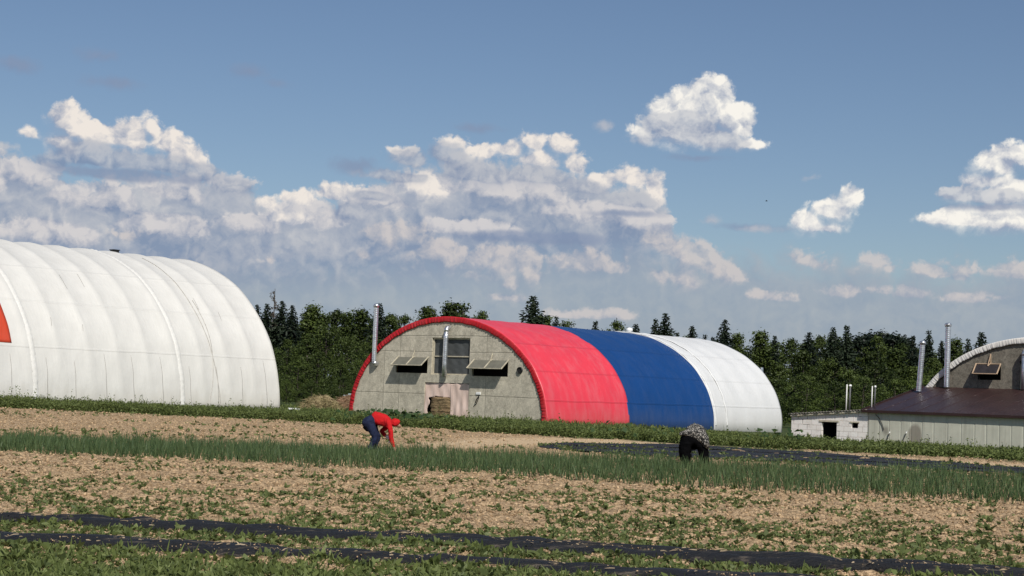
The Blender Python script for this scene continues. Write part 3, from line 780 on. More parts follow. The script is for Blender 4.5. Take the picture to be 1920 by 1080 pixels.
def flap(root, x0, x1, z1, drop, out, opening_z0, fill, framem, midbar=True, label=None):
    """top-hung hatch propped open: framed sheet, prop and the dark hole below"""
    mb = MB(); y0, y1 = -.05, -out; z0 = z1 - drop
    L_ = math.hypot(drop, out - .05); nrm = np.array((0, -drop / L_, (out - .05) / L_))
    pp = lambda x, q, k=0.0: (np.array((x, y0 + (y1 - y0) * q, z1 - drop * q)) + nrm * k)
    mb.add([pp(x0, 0), pp(x1, 0), pp(x1, 1), pp(x0, 1), pp(x0, 0, .02), pp(x1, 0, .02), pp(x1, 1, .02), pp(x0, 1, .02)],
           [(0, 1, 2, 3), (7, 6, 5, 4), (0, 4, 5, 1), (1, 5, 6, 2), (2, 6, 7, 3), (3, 7, 4, 0)])
    h_ = mb.build('hatch', fill, root)
    if label: h_['label'] = label
    fr = MB(); xm = (x0 + x1) / 2
    fr.bar(pp(x0, 0, .045), pp(x0, 1, .045), .06, .05); fr.bar(pp(x1, 0, .045), pp(x1, 1, .045), .06, .05)
    fr.bar(pp(x0 + .03, .97, .045), pp(x1 - .03, .97, .045), .05, .05); fr.bar(pp(x0 + .03, .03, .045), pp(x1 - .03, .03, .045), .05, .05)
    if midbar: fr.bar(pp(xm, .05, .05), pp(xm, .95, .05), .06, .045)
    fr.build('hatch_frame', framem, h_)
    pr = MB(); a = np.array((xm + .12, -.06, z1 + .62)); bq = pp(xm + .02, .25, .06)
    pr.bar(a, bq, .05); pr.bar(a + (0, .0, 0), np.array((xm + .14, -.06, z1 + .05)), .05); pr.bar(np.array((xm + .14, -.06, z1 + .06)), bq, .045)
    pr.build('prop', framem, h_)
def recess(root, x0, x1, z0, z1, y0=.17, depth=.9, name='opening'):
    mb = MB(); mb.add([(x0 - .1, y0, z0 - .1), (x1 + .1, y0, z0 - .1), (x1 + .1, y0, z1 + .1), (x0 - .1, y0, z1 + .1),
                       (x0 - .1, y0 + depth, z0 - .1), (x1 + .1, y0 + depth, z0 - .1), (x1 + .1, y0 + depth, z1 + .1), (x0 - .1, y0 + depth, z1 + .1)],
                      [(4, 5, 6, 7), (0, 1, 5, 4), (1, 2, 6, 5), (2, 3, 7, 6), (3, 0, 4, 7)])
    return mb.build(name, M_dark, root)
def chimney(root, x, y, z0, z1, r=.15, cap=True, elbow=True, lean=0.0, name='chimney'):
    mb = MB()
    pts = [(x, y, z0 + .1)] + [(x + lean * k / 8, y, z0 + .1 + (z1 - z0 - .15) * k / 8) for k in range(1, 9)]
    mb.tube(pts, r, 16)
    o = mb.build(name, M_zinc, root, True); autosmooth(o)
    if elbow:
        e = MB(); q = [(x, y + .42, z0 - .02), (x, y + .2, z0 - .03), (x, y + .06, z0 + .02), (x, y, z0 + .12)]
        e.tube(q, r * 1.03, 14); e.build('elbow', M_zinc, o, True)
    if cap:
        e = MB(); xt = x + lean
        e.tube([(xt, y, z1 - .16), (xt, y, z1 - .06), (xt, y, z1), (xt, y, z1 + .05), (xt, y, z1 + .09)], [r * 1.12, r * 1.3, r * 1.3, r * 1.0, r * .35], 16)
        e.build('cap', M_zinc, o, True)
    return o
# --- main hangar: red, blue and white cover
P1 = at(1020, 792, 96)
hz = P1[2]
hg = empty('arched_hangar', P1, -A40)
tag(hg, 'arched hangar under a red, blue and white tarpaulin with a weathered grey board front', 'hangar')
HW, HH, HL = 8.35, 6.33, 27.3
op_win = (-9.23, -6.0, 2.68, 5.02); op_l = (-12.35, -9.55, 2.74, 3.74); op_r = (-5.75, -2.85, 2.66, 3.64); op_door = (-9.72, -5.86, -.4, 2.17)
CX = .3                                                     # the arch stands a little right of the joists its openings were set out from
wl = arch_wall(HW - .03, HH - .03, [(q[0] - CX, q[1] - CX, q[2], q[3]) for q in (op_win, op_l, op_r, op_door)], cx=CX).build('front_wall', M_board, hg); solid(wl, .14, 1)
foot = lambda y: -.35 - .6 * max(0, y) / HL
rr = random.Random(3)
def dispc(seed, ribs, amp=.03):
    r2 = np.random.default_rng(seed); ph = r2.random(6) * 6.28
    def f(t, y):
        q = (y / ribs) % 1.0
        sag = -amp * math.sin(math.pi * q) ** 2 * min(1, 2.4 * math.sin(t))
        fold = .012 * math.sin(9 * t + ph[0] + 1.3 * y) * math.sin(2.1 * y + ph[1] + 3 * t) + .008 * math.sin(23 * t + ph[2] + y * .7)
        return sag + fold
    return f
Y1, Y2 = 8.32, 18.31
cv = cover(HW, HH, -.16, Y1, 60, foot, dispc(1, 2.1), cx=CX).build('red_cover', M_red, hg, True); solid(cv, .02)
cv = cover(HW, HH, Y1 - .12, Y2, 60, foot, dispc(2, 2.1), out=-.012, cx=CX).build('blue_cover', M_blue, hg, True); solid(cv, .02)
cv = cover(HW, HH, Y2 - .12, HL, 54, foot, dispc(3, 2.1, .045), out=.02, cx=CX).build('white_cover', M_whitec, hg, True); solid(cv, .02)
for k, yy in enumerate((Y2 + .12, Y2 + 1.55)):
    mb = MB(); P_ = []
    for i in range(121):
        t = math.pi * i / 120; row = []
        for j, (dy, dd) in enumerate(((-.1, .01), (-.05, .06), (.05, .06), (.1, .01))):
            d = dd + .02 + .012 * math.sin(40 * t + k); row.append((CX - HW + (HW + d) * math.cos(t), yy + dy, (HH + d) * math.sin(t)))
        P_.append(row)
    mb.grid(P_); mb.build('welt', M_whitec, hg, True)
o = hem(HW, HH, -.17, .36, 5, cx=CX).build('gathered_hem', M_flap, hg, True); solid(o, .015)
rw = arch_wall(HW - .05, HH - .05, [], y=HL - .1, z0=-.9, cx=CX).build('rear_wall', M_board, hg)
# window with its frame, film and crossbar
wn = MB(); x0, x1, z0, z1 = op_win
wn.box(x0, x1, -.03, .05, z1 - .1, z1 + .02); wn.box(x0, x1, -.03, .05, z0 - .02, z0 + .08); wn.box(x0 - .02, x0 + .1, -.028, .052, z0 + .08, z1 - .1); wn.box(x1 - .1, x1 + .02, -.028, .052, z0 + .08, z1 - .1)
wn.box(x0 + .1, x1 - .1, .0, .045, 3.81, 3.88)
wo = wn.build('window', M_trim, hg)
gp_ = MB(); P_ = [[(x0 + (x1 - x0) * i / 30, .06 + .02 * math.sin(i * .9 + j) * math.sin(j * .7), z0 + (z1 - z0) * j / 20) for i in range(31)] for j in range(21)]
gp_.grid(P_); gp_.build('pane', M_pane, wo, True)
lt = MB(); lt.box(x0 - .25, x1 + .2, -.05, -.005, 2.2, 2.3); lt.box(x0 - .14, x0 - .04, -.035, -.004, 2.32, 5.15); lt.box(x1 + .04, x1 + .14, -.035, -.004, 2.32, 5.0); lt.box(x0 - .1, x1 + .05, -.034, -.004, 5.05, 5.12)
lt.build('batten_frame', M_trim, hg)
for o_ in (op_l, op_r): recess(hg, *o_)
recess(hg, op_door[0], op_door[1], -.3, 2.17, .3, 1.5, 'doorway')
flap(hg, -12.15, -9.5, 3.8, .62, .8, 2.74, M_flapfill, M_trim)
flap(hg, -5.62, -2.82, 3.7, .62, .8, 2.66, M_flapfill, M_trim)
# the duct before the window, the standing chimney, the vent, the lamp
dp = MB(); X_ = -7.84
dp.tube([(X_, -.36, 5.42), (X_ - .01, -.36, 5.0), (X_ - .02, -.36, 4.2), (X_ - .03, -.36, 3.4), (X_ - .035, -.36, 2.58)], .155, 18, cap=False)
do = dp.build('duct', M_zinc, hg, True); solid(do, .01)
e = MB(); e.tube([(X_, .1, 5.66), (X_, -.12, 5.66), (X_, -.27, 5.62), (X_, -.36, 5.5), (X_, -.36, 5.38)], .165, 16); e.build('elbow', M_zinc, do, True)
chimney(hg, -14.06, -.42, 3.3, 7.12, .155)
vp = MB(); vp.tube([(-1.87, .2, 3.07), (-1.87, -.25, 3.07)], .2, 18, cap=False); v_ = vp.build('vent_pipe', M_black, hg, True); solid(v_, .015)
vd = MB(); vd.tube([(-1.87, .05, 3.07), (-1.87, -.2, 3.07)], .19, 18); vd.build('vent_throat', M_dark, v_)
lb = MB(); lb.box(-5.33, -4.97, -.2, -.0, 1.5, 1.66); lo = bevel(lb.build('lamp', M_wlamp, hg), .02)
cb = MB(); cb.tube([(-5.1, -.12, 1.5), (-5.12, -.14, 1.3), (-5.2, -.16, 1.12), (-5.3, -.16, .92), (-5.5, -.14, .78), (-5.62, -.1, .7)], .025, 8); cb.tube([(-5.08, -.12, 1.48), (-5.24, -.2, 1.22), (-5.34, -.2, 1.0)], .03, 8); cb.build('cable', M_black, lo)
# torn pale curtain in the doorway
m, nt, b = new_mat('pale pink curtain'); M_curtain = m
tc = nt.node('ShaderNodeTexCoord').outputs['Object']
mp = nt.node('ShaderNodeMapping'); mp.inputs['Scale'].default_value = (3, 1, .5); nt.l.new(tc, mp.inputs[0])
nn = nt.noise(mp.outputs[0], 1.6, 5, .65)
vv = nt.mix(nt.maprange(nn, .35, .7), (.8, .62, .54), (.62, .46, .38)); z_ = nt.xyz(tc)[2]
vv = nt.mix(nt.math('MULTIPLY', nt.maprange(nt.math('ADD', z_, nn), .3, 1.1, 1, 0), .6), vv, (.42, .32, .24))
nt.put(b.inputs['Base Color'], vv); b.inputs['Roughness'].default_value = .8
tr = nt.node('ShaderNodeBsdfTranslucent'); nt.put(tr.inputs['Color'], vv)
def curtain(x0, x1, zt, hole=None, seed=0):
    r2 = np.random.default_rng(seed); nx, nz = 44, 40; mb = MB(); ids = {}
    ph = np.cumsum(r2.uniform(.1, .6, nx + 1))
    for i in range(nx + 1):
        for j in range(nz + 1):
            q = j / nz; x = x0 + (x1 - x0) * i / nx; z = zt + (-.3 - zt) * q
            y = -.07 - .014 * math.sin(ph[i] * 1.1 + q) * (.3 + q) - .01 * math.sin(x * 9 + z * 4) - .03 * math.sin(5 * q + x * 1.5)
            ids[i, j] = len(mb.v); mb.v.append((x, y, z - .03 * math.sin(ph[i] * .8) * (1 - q)))
    for i in range(nx):
        for j in range(nz):
            xm = x0 + (x1 - x0) * (i + .5) / nx; zm = zt + (-.3 - zt) * (j + .5) / nz
            if hole and hole(xm, zm): continue
            mb.f.append((ids[i, j], ids[i + 1, j], ids[i + 1, j + 1], ids[i, j + 1]))
    return mb
hole = lambda x, z: z < 1.27 + .05 * math.sin(x * 5) and x > -9.3 - .28 * max(0, (.9 - z)) + .06 * math.sin(z * 9)
o = curtain(-9.72, -7.5, 2.15, hole, 2).build('door_curtain', M_curtain, hg, True); solid(o, .012)
o = curtain(-7.52, -5.98, 2.14, None, 4).build('door_curtain', M_curtain, hg, True); solid(o, .012)
for q_ in ((-5.97, -5.86, 2.25), (-9.82, -9.73, 2.2)):
    pb = MB(); pb.box(q_[0], q_[1], -.12, -.002, -.3, q_[2]); pb.build('door_post', M_trim, hg)
# far-end chimney and ridge cap
chimney(hg, -1.75, HL + .35, .8, 4.3, .14, False, True)
rc = MB(); rc.tube([(CX - HW, 19.6, HH - .02), (CX - HW, 19.6, HH + .12), (CX - HW, 19.6, HH + .2), (CX - HW, 19.6, HH + .34), (CX - HW, 19.6, HH + .42)], [.12, .12, .24, .24, .05], 14); rc.build('ridge_vent', M_wlamp, hg, True)
# straw bale standing in the doorway
def mat_straw(name, c1, c2, c3):
    m, nt, b = new_mat(name)
    tc = nt.node('ShaderNodeTexCoord').outputs['Object']
    mp = nt.node('ShaderNodeMapping'); mp.inputs['Scale'].default_value = (1, 1, 3.5); mp.inputs['Rotation'].default_value = (.3, .2, .5); nt.l.new(tc, mp.inputs[0])
    n1 = nt.noise(mp.outputs[0], 9, 6, .7); n2 = nt.noise(tc, 1.6, 3)
    v = nt.mix(nt.maprange(n1, .35, .65), c1, c2); v = nt.mix(nt.math('MULTIPLY', nt.maprange(n2, .45, .65), .6), v, c3)
    nt.put(b.inputs['Base Color'], v); b.inputs['Roughness'].default_value = .95; b.inputs['Specular IOR Level'].default_value = .1
    nt.put(b.inputs['Normal'], nt.bump(n1, 1.0, .06)); return m
M_bale = mat_straw('old brown straw', (.13, .09, .05), (.34, .25, .14), (.2, .13, .075))
uv = np.array((math.cos(A40), -math.sin(A40), 0)); vvv = np.array((math.sin(A40), math.cos(A40), 0))
bp = P1 + uv * -8.36 + vvv * .32
bp[2] = float(terr(bp[0], bp[1]))
bl = MB(); P_ = []
for j in range(33):
    z = -.1 + 1.42 * j / 32; row = []
    fold = .035 * abs(math.sin(z * 7.5)) + .02 * math.sin(z * 23)
    top = 1 if j < 29 else math.sqrt(max(0, 1 - ((j - 28) / 4) ** 2)) * .85 + .0
    for i in range(49):
        a = 2 * math.pi * i / 48; ca, sa = math.cos(a), math.sin(a)
        sup = (abs(ca) ** 3.4 + abs(sa) ** 3.4) ** (-1 / 3.4)
        k = (1 + fold + .04 * math.sin(3 * a + z * 4) + .025 * math.sin(11 * a + 6 * z)) * top
        row.append((ca * sup * .84 * k, sa * sup * .55 * k, z + .03 * math.sin(5 * a)))
    P_.append(row)
bl.grid(P_); o = bl.build('straw_bale', M_bale, None, True, bp, -A40)
tag(o, 'brown straw bale standing in the hangar doorway under the torn pale curtain', 'straw bale')
tw = MB()
for z in (.35, .75, 1.08):
    tw.tube([(.87 * math.cos(a) * (abs(math.cos(a)) ** 3.4 + abs(math.sin(a)) ** 3.4) ** (-1 / 3.4) * 1.02, .58 * math.sin(a) * (abs(math.cos(a)) ** 3.4 + abs(math.sin(a)) ** 3.4) ** (-1 / 3.4) * 1.02, z + .02 * math.sin(4 * a)) for a in np.linspace(0, 2 * math.pi, 40)], .012, 6, False)
tw.build('twine', M_bale, o)

# --- the big white tent hangar on the left
E0 = ground_at(525, 768)
tn = empty('arched_tent_hangar', E0, -A40)
tag(tn, 'huge ribbed white fabric tent hangar with an orange red panel at its near end', 'hangar')
TW, TH, TL, RIB = 12.4, 10.35, 40.0, 2.1
r2 = np.random.default_rng(8); rph = r2.random((40, 3)) * 6.28
def tdisp(t, y):
    q = (-y / RIB) % 1.0; k = int(-y / RIB) % 40
    sag = -.14 * (math.sin(math.pi * q) ** .75) * min(1, 1.8 * math.sin(t) + .12)
    seg = -.05 * abs(math.sin(6.5 * t + .3))                                     # truss polygon shows through
    cre = .018 * math.sin(9 * t + rph[k, 0]) * math.sin(math.pi * q) + .014 * math.sin(31 * t + rph[k, 1] + 5 * q) * math.sin(2 * math.pi * q)
    return sag + seg + cre
tfoot = lambda y: -.15
cv = cover(TW, TH, 0, -TL, 19 * 12, tfoot, tdisp, n=84).build('cover', M_tent, tn, True); solid(cv, .02)
arch_wall(TW - .1, TH - .15, [], y=-.05, z0=-.15).build('end_wall', M_tent, tn)
arch_wall(TW - .1, TH - .15, [], y=-TL + .05, z0=-.15).build('end_wall', M_tent, tn)
M_lace = mat_simple('white lacing seam', (.69, .675, .63), .6, 0, .06, 8, .4, 20)
for yy in (-8.0, -18.55):
    mb = MB(); P_ = []; r3 = np.random.default_rng(int(-yy))
    for i in range(261):
        t = math.pi * i / 260; row = []
        wob = .07 * r3.random(); s2 = .05 * math.sin(i * 1.9)
        for dy, dd in ((-.15 - wob, .0), (-.1, .03), (0, .05 + s2 * .5), (.1, .03), (.13 + wob, .0)):
            d = dd + tdisp(t, yy) + .02; row.append((-TW + (TW + d) * math.cos(t), yy + dy, (TH + d) * math.sin(t)))
        P_.append(row)
    mb.grid(P_); mb.build('lacing_seam', M_lace, tn, True)
M_strap = mat_simple('dark strap', (.3, .29, .27), .8, 0, .2)
def on_tent(t, y, d): 
    d += tdisp(t, y); return (-TW + (TW + d) * math.cos(t), y, (TH + d) * math.sin(t))
k = 0
for j in range(0, 12):
    yy = -(j + .42) * RIB - .25 * r2.random()
    if abs(yy + 8.0) < .5 or abs(yy + 18.55) < .5: continue
    t1 = math.asin(min(1, (2.6 + .7 * r2.random()) / TH)); mb = MB()
    mb.tube([on_tent(t1 * i / 14, yy + .1 * (1 - i / 14) * (-1) + .012 * math.sin(i * .8), .012) for i in range(15)], [.018 * (1 - .6 * i / 14) for i in range(15)], 6)
    mb.build('strap', M_strap, tn, True)
for (z0_, z1_, y_) in ((7.0, 7.9, -14.6), (7.3, 8.1, -13.1), (4.6, 5.1, -16.9), (4.4, 4.8, -14.8), (6.4, 7.2, -4.9), (5.8, 6.4, -3.4)):
    mb = MB(); ts = [math.asin(z0_ / TH), math.asin(z1_ / TH)]
    mb.tube([on_tent(ts[0] + (ts[1] - ts[0]) * i / 5, y_ + .02 * i, .008) for i in range(6)], .011, 5); mb.build('crease', M_strap, tn)
M_rope = mat_simple('grey rope', (.5, .48, .44), .9, 0, .2)
mb = MB(); mb.tube([on_tent(math.pi / 2 * (i / 40), -5.0 - .55 * math.sin(math.pi * (i / 40)) - 2.2 * (i / 40 > .0) * 0 + .5 * (i / 40), .03) for i in range(34)], .02, 6)
mb.tube([on_tent(math.pi / 2 * (i / 40), -6.0 + 1.1 * math.sin(math.pi * (i / 40) * 1.1) * (1 - i / 40) + .9 * (i / 40), .03) for i in range(20)], .018, 6); mb.build('rope', M_rope, tn)
# red-orange fabric panel laid over the near end, just above the lower seam
mb = MB(); P_ = []
for j in range(49):
    y = -19.8 - 9 * j / 48; P_.append([on_tent(math.asin(3.5 / TH) + (math.asin(7.6 / TH) - math.asin(3.5 / TH)) * i / 24, y, .022) for i in range(25)])
mb.grid(P_); o = mb.build('red_panel', M_redp, tn, True); solid(o, .006)
rv = MB(); rv.box(-TW - .22, -TW + .22, -4.95, -4.5, TH - .1, TH + .12); rv.box(-TW - .26, -TW + .26, -5.0, -4.45, TH + .12, TH + .18); bevel(rv.build('ridge_vent', M_black, tn), .02)

# --- annex with brown metal roof, and the white-rimmed hangar behind it
PB = at(1627, 830, 95); 
ax = empty('lean_to_annex', PB, -A40)
tag(ax, 'low lean-to annex with a glossy brown metal roof and pale grey sheet walls', 'annex')
def sheet_mat():
    m, nt, b = new_mat('grey green profiled sheet')
    tc = nt.node('ShaderNodeTexCoord').outputs['Object']; x, y, z = nt.xyz(tc)[:3]
    n1 = nt.noise(tc, 1.2, 5, .6)
    mp = nt.node('ShaderNodeMapping'); mp.inputs['Scale'].default_value = (2.5, 1, .2); nt.l.new(tc, mp.inputs[0])
    n2 = nt.noise(mp.outputs[0], 1.5, 5, .65)
    v = nt.mix(nt.maprange(n1, .3, .7), (.47, .465, .38), (.57, .56, .46))
    v = nt.mix(nt.math('MULTIPLY', nt.maprange(n2, .45, .7), .4), v, (.27, .26, .21))
    d = nt.vmath('LENGTH', nt.vmath('MULTIPLY', nt.vmath('SUBTRACT', nt.comb(x, z), (3.0, .55, 0)), (1.7, 1.1, 1)), out=1)
    v = nt.mix(nt.math('MULTIPLY', nt.maprange(nt.math('ADD', d, nt.math('MULTIPLY', n1, .25)), .72, .95, 1, 0), .75), v, (.2, .17, .135))
    d = nt.vmath('LENGTH', nt.vmath('MULTIPLY', nt.vmath('SUBTRACT', nt.comb(x, z), (1.15, .75, 0)), (2.6, 2.2, 1)), out=1)
    v = nt.mix(nt.math('MULTIPLY', nt.maprange(nt.math('ADD', d, nt.math('MULTIPLY', n2, .5)), .5, 1.0, 1, 0), .6), v, (.16, .14, .11))  # shadow blotch beside the first rod, painted into the sheet colour
    v = nt.mix(nt.math('MULTIPLY', nt.maprange(nt.math('ADD', z, nt.math('MULTIPLY', n2, .5)), .1, .6, 1, 0), .35), v, (.3, .26, .19))
    nt.put(b.inputs['Base Color'], v); b.inputs['Roughness'].default_value = .65
    return m
M_sheet = sheet_mat()
def profiled(x0, x1, z0, z1, y, pitch=.78, d=.014):
    mb = MB(); P_ = []
    xs = []
    x = x0; r4 = random.Random(4)
    while x < x1:
        p = pitch * r4.uniform(.85, 1.15); xs += [(x, 0), (x + .05, -d), (x + p - .06, -d * .7), (x + p - .03, 0)]; x += p
    xs = [(a, q) for a, q in xs if a <= x1]
    P_ = [[(a, y + q, z0) for a, q in xs], [(a, y + q, z1) for a, q in xs]]
    mb.grid(P_); return mb
o = profiled(0.02, 15, -.3, 1.93, 0, .75).build('front_wall', M_sheet, ax); solid(o, .01)
sw = MB(); sw.add([(0, 0.02, -.3), (0, 8, -.3), (0, 8, 3.4), (0, 0.02, 1.93)], [(0, 1, 2, 3)]); o = sw.build('side_wall', M_sheet, ax); solid(o, .04)
M_roof, nt, b = new_mat('glossy brown roof sheet')
tc = nt.node('ShaderNodeTexCoord').outputs['Object']; n1 = nt.noise(tc, .8, 5, .6); n2 = nt.noise(tc, 9, 3)
v = nt.mix(nt.maprange(n1, .3, .7), (.028, .014, .013), (.046, .024, .022)); v = nt.mix(nt.math('MULTIPLY', nt.maprange(nt.voro(tc, 1.6), .05, .09, 1, 0), .5), v, (.35, .3, .28))
nt.put(b.inputs['Base Color'], v); b.inputs['Specular IOR Level'].default_value = .35
nt.put(b.inputs['Roughness'], nt.maprange(n2, .3, .7, .36, .52)); nt.put(b.inputs['Normal'], nt.bump(n1, .15, .05))
rf = MB(); P_ = []
ey, ez, ty_, tz = -.22, 1.9, 7.98, 3.52
xs = []
x = -.3
while x < 15.4: xs += [(x, 0), (x + 1.05, .0), (x + 1.07, .02), (x + 1.1, .02), (x + 1.12, 0)]; x += 1.12
P_ = [[(a, ey + (ty_ - ey) * q, ez + (tz - ez) * q + d) for a, d in xs] for q in np.linspace(0, 1, 6)]
rf.grid(P_); ro = rf.build('roof', M_roof, ax); solid(ro, .02)
fa_ = MB(); fa_.box(-.3, 15.4, -.26, -.225, 1.78, 1.93); fa_.build('fascia', M_roof, ro)
rk = MB(); rk.bar((-.33, ey, ez - .02), (-.33, ty_, tz - .02), .04, .2); rk.build('verge_board', M_roof, ro)
chimney(ax, .3, 6.0, 3.1, 6.25, .16, True, False, .2)
cb = MB(); cb.tube([(.5, -.06, 1.7), (.75, -.06, 1.45), (.95, -.06, 1.1), (1.05, -.06, .8)], .02, 6); cb.build('cable', M_black, ax)
for lab, xa, za, xb, zb in (('white-tipped dark rod leaning on the sheet wall beside a small painted shadow blotch', 1.30, .05, 1.46, .72), ('white-tipped dark rod leaning on the sheet wall left of the large brown stain', 2.25, .02, 2.52, .76)):
    st = empty('stake', tuple(PB + uv * xa + vvv * -.42), -A40); tag(st, lab, 'stake')
    mb = MB(); mb.tube([(0, 0, za - .2), (xb - xa, .3, zb - .07)], .022, 8); mb.build('rod', M_black, st)
    mb = MB(); mb.tube([(xb - xa - .01, .29, zb - .1), (xb - xa + .01, .31, zb)], [.035, .03], 8); mb.build('tip', M_wlamp, st)
# white-rimmed hangar
h3 = empty('arched_hangar', PB + vvv * 8.0, -A40)
tag(h3, 'arched hangar with a rough dark grey front and white hem, rising behind the brown roof', 'hangar')
C3, H3W, H3H = 7.0 + 8.35, 8.35, 6.66
arch_wall(H3W - .03, H3H - .03, [(3.25 - C3, 4.72 - C3, 4.04, 4.98), (5.8 - C3, 8.9 - C3, 3.2, 5.35)], z0=-.3, cx=C3).build('front_wall', M_concrete, h3)
o = hem(H3W, H3H, -.1, .36, 15, cx=C3, amp=.4).build('gathered_hem', M_whem, h3, True); solid(o, .015)
cv = cover(H3W, H3H, -.1, 26, 60, lambda y: -.35, dispc(7, 2.1), cx=C3).build('white_cover', M_whitec, h3, True); solid(cv, .02)
arch_wall(H3W - .05, H3H - .05, [], y=25.9, z0=-.3, cx=C3).build('rear_wall', M_concrete, h3)
recess(h3, 3.25, 4.72, 4.04, 4.98); recess(h3, 5.8, 8.9, 3.2, 5.35, .2, .5)
flap(h3, 3.17, 4.74, 5.02, .66, .62, 4.04, M_darkfill, M_tan, False)
wn = MB(); wn.box(5.8, 8.9, -.02, .05, 5.24, 5.36); wn.box(5.8, 5.92, -.018, .052, 3.2, 5.24); wn.box(8.78, 8.9, -.018, .052, 3.2, 5.24)
wo = wn.build('window', M_concrete, h3); gp_ = MB(); gp_.box(5.92, 8.78, .08, .1, 3.2, 5.24); gp_.build('pane', M_pane, wo)
chimney(h3, 1.4, -.4, 3.42, 7.45, .17, True, False, .02)
dp = MB(); dp.tube([(6.35, -.4, 5.6), (6.35, -.4, 4.6), (6.35, -.4, 3.5)], .16, 16, cap=False); do = dp.build('duct', M_zinc, h3, True); solid(do, .01)
e = MB(); e.tube([(6.35, .1, 5.85), (6.35, -.15, 5.85), (6.35, -.32, 5.8), (6.35, -.4, 5.66), (6.35, -.4, 5.56)], .17, 14); e.build('elbow', M_zinc, do, True)
# --- shed of white blocks on the left of the annex
bs = empty('block_shed', PB, -A40)
tag(bs, 'small mono-pitch shed of white aerated blocks with a dark doorway', 'shed')
m, nt, b = new_mat('white aerated blocks'); M_block = m
tc = nt.node('ShaderNodeTexCoord').outputs['Object']; x, y, z = nt.xyz(tc)[:3]
br = nt.node('ShaderNodeTexBrick'); nt.put(br.inputs['Vector'], nt.comb(nt.math('ADD', nt.math('ADD', x, y), nt.math('MULTIPLY', nt.noise(tc, 2, 2), .05)), nt.math('ADD', z, nt.math('MULTIPLY', nt.noise(tc, 1.7, 2), .04)))); br.inputs['Scale'].default_value = 1.0
br.inputs['Brick Width'].default_value = .62; br.inputs['Row Height'].default_value = .31; br.inputs['Mortar Size'].default_value = .014; br.inputs['Mortar Smooth'].default_value = .1
br.inputs['Color1'].default_value = (.82, .77, .71, 1); br.inputs['Color2'].default_value = (.86, .82, .77, 1); br.inputs['Mortar'].default_value = (.55, .5, .45, 1)
v = nt.mix(nt.math('MULTIPLY', nt.maprange(nt.noise(tc, 2.2, 5, .65), .5, .72), .45), br.outputs['Color'], (.45, .4, .35))
v = nt.mix(nt.math('MULTIPLY', nt.math('MULTIPLY', br.outputs['Fac'], nt.maprange(nt.noise(tc, 1.3, 2), .56, .6)), .9), v, (.09, .075, .06))
nt.put(b.inputs['Base Color'], v); b.inputs['Roughness'].default_value = .9; nt.put(b.inputs['Normal'], nt.bump(nt.noise(tc, 20, 4), .5, .02))
BX0, BX1 = -5.18, -.05
rz_ = lambda x: 1.5 + (x - BX0) / (BX1 - BX0) * .42
xs = [BX0, -3.1, -2.08, -1.12, -.68, BX1]; mb = MB()
def colq(a, c, z0, z1f):
    za, zb = (z1f(a), z1f(c)) if callable(z1f) else (z1f, z1f)
    mb.add([(a, .03, z0), (c, .03, z0), (c, .03, zb), (a, .03, za)], [(0, 1, 2, 3)])
colq(xs[0], xs[1], -.3, rz_); colq(xs[1], xs[2], 1.14, rz_); colq(xs[2], xs[3], -.3, rz_); colq(xs[3], xs[4], -.3, .82); colq(xs[3], xs[4], 1.13, rz_); colq(xs[4], xs[5], -.3, rz_)
o = mb.build('front_wall', M_block, bs); solid(o, .2, -1)
mb = MB(); mb.box(BX0, BX0 + .2, .24, 4.5, -.3, 1.48); mb.box(BX0, BX1, 4.5, 4.7, -.3, 1.5); mb.build('side_wall', M_block, bs)
recess(bs, -3.1, -2.08, -.3, 1.14, .24, 1.5, 'doorway'); recess(bs, -1.12, -.68, .82, 1.13, .24, .6, 'window')
for q_ in ((-3.25, -1.95, 1.12, 1.22), (-1.2, -.58, 1.14, 1.2)):
    li = MB(); li.box(q_[0], q_[1], -.01, .028, q_[2], q_[3]); li.build('lintel', M_trim, bs)
M_slate = mat_simple('old grey corrugated roofing', (.17, .155, .135), .9, 0, .35, 5, .5, 25)
mb = MB(); xs = np.arange(BX0 - .12, BX1 + .02, .04)
P_ = [[(a, yy, rz_(a) + .03 + .028 * math.sin(a * 2 * math.pi / .2) + .03 * q) for a in xs] for q, yy in ((0, -.2), (.3, 1.2), (.7, 3), (1, 4.8))]
P_[0] = [(a, -.17 - .04 * ((i // 9) % 2), z) for i, (a, _, z) in enumerate(P_[0])]
mb.grid(P_); ro = mb.build('roof', M_slate, bs, True); solid(ro, .02)
mb = MB(); mb.bar((BX0, -.1, 1.42), (BX1, -.1, 1.86), .05, .1); mb.build('wall_plate', M_trim, ro)
M_wpipe = mat_simple('white painted pipe', (.72, .71, .68), .5, 0, .08); M_gpipe = mat_simple('sooty grey pipe', (.12, .12, .12), .6, .4, .3)
for x_, zt, mt, r_, zb in ((-1.9, 3.42, M_wpipe, .04, 1.75), (-1.68, 3.32, M_gpipe, .055, 1.78), (-.22, 3.36, M_wpipe, .035, 1.9), (-.03, 3.3, M_gpipe, .04, 1.92)):
    mb = MB(); mb.tube([(x_, .8, zb - .1), (x_ + .03, .8, zt)], r_, 10); o = mb.build('flue_pipe', mt, bs, True)
    if mt is M_gpipe:
        mb = MB(); mb.tube([(x_ + .03, .8, zt), (x_ + .03, .8, zt + .1)], [r_ * 1.8, r_ * 1.2], 10); mb.build('cap', M_wlamp, o)
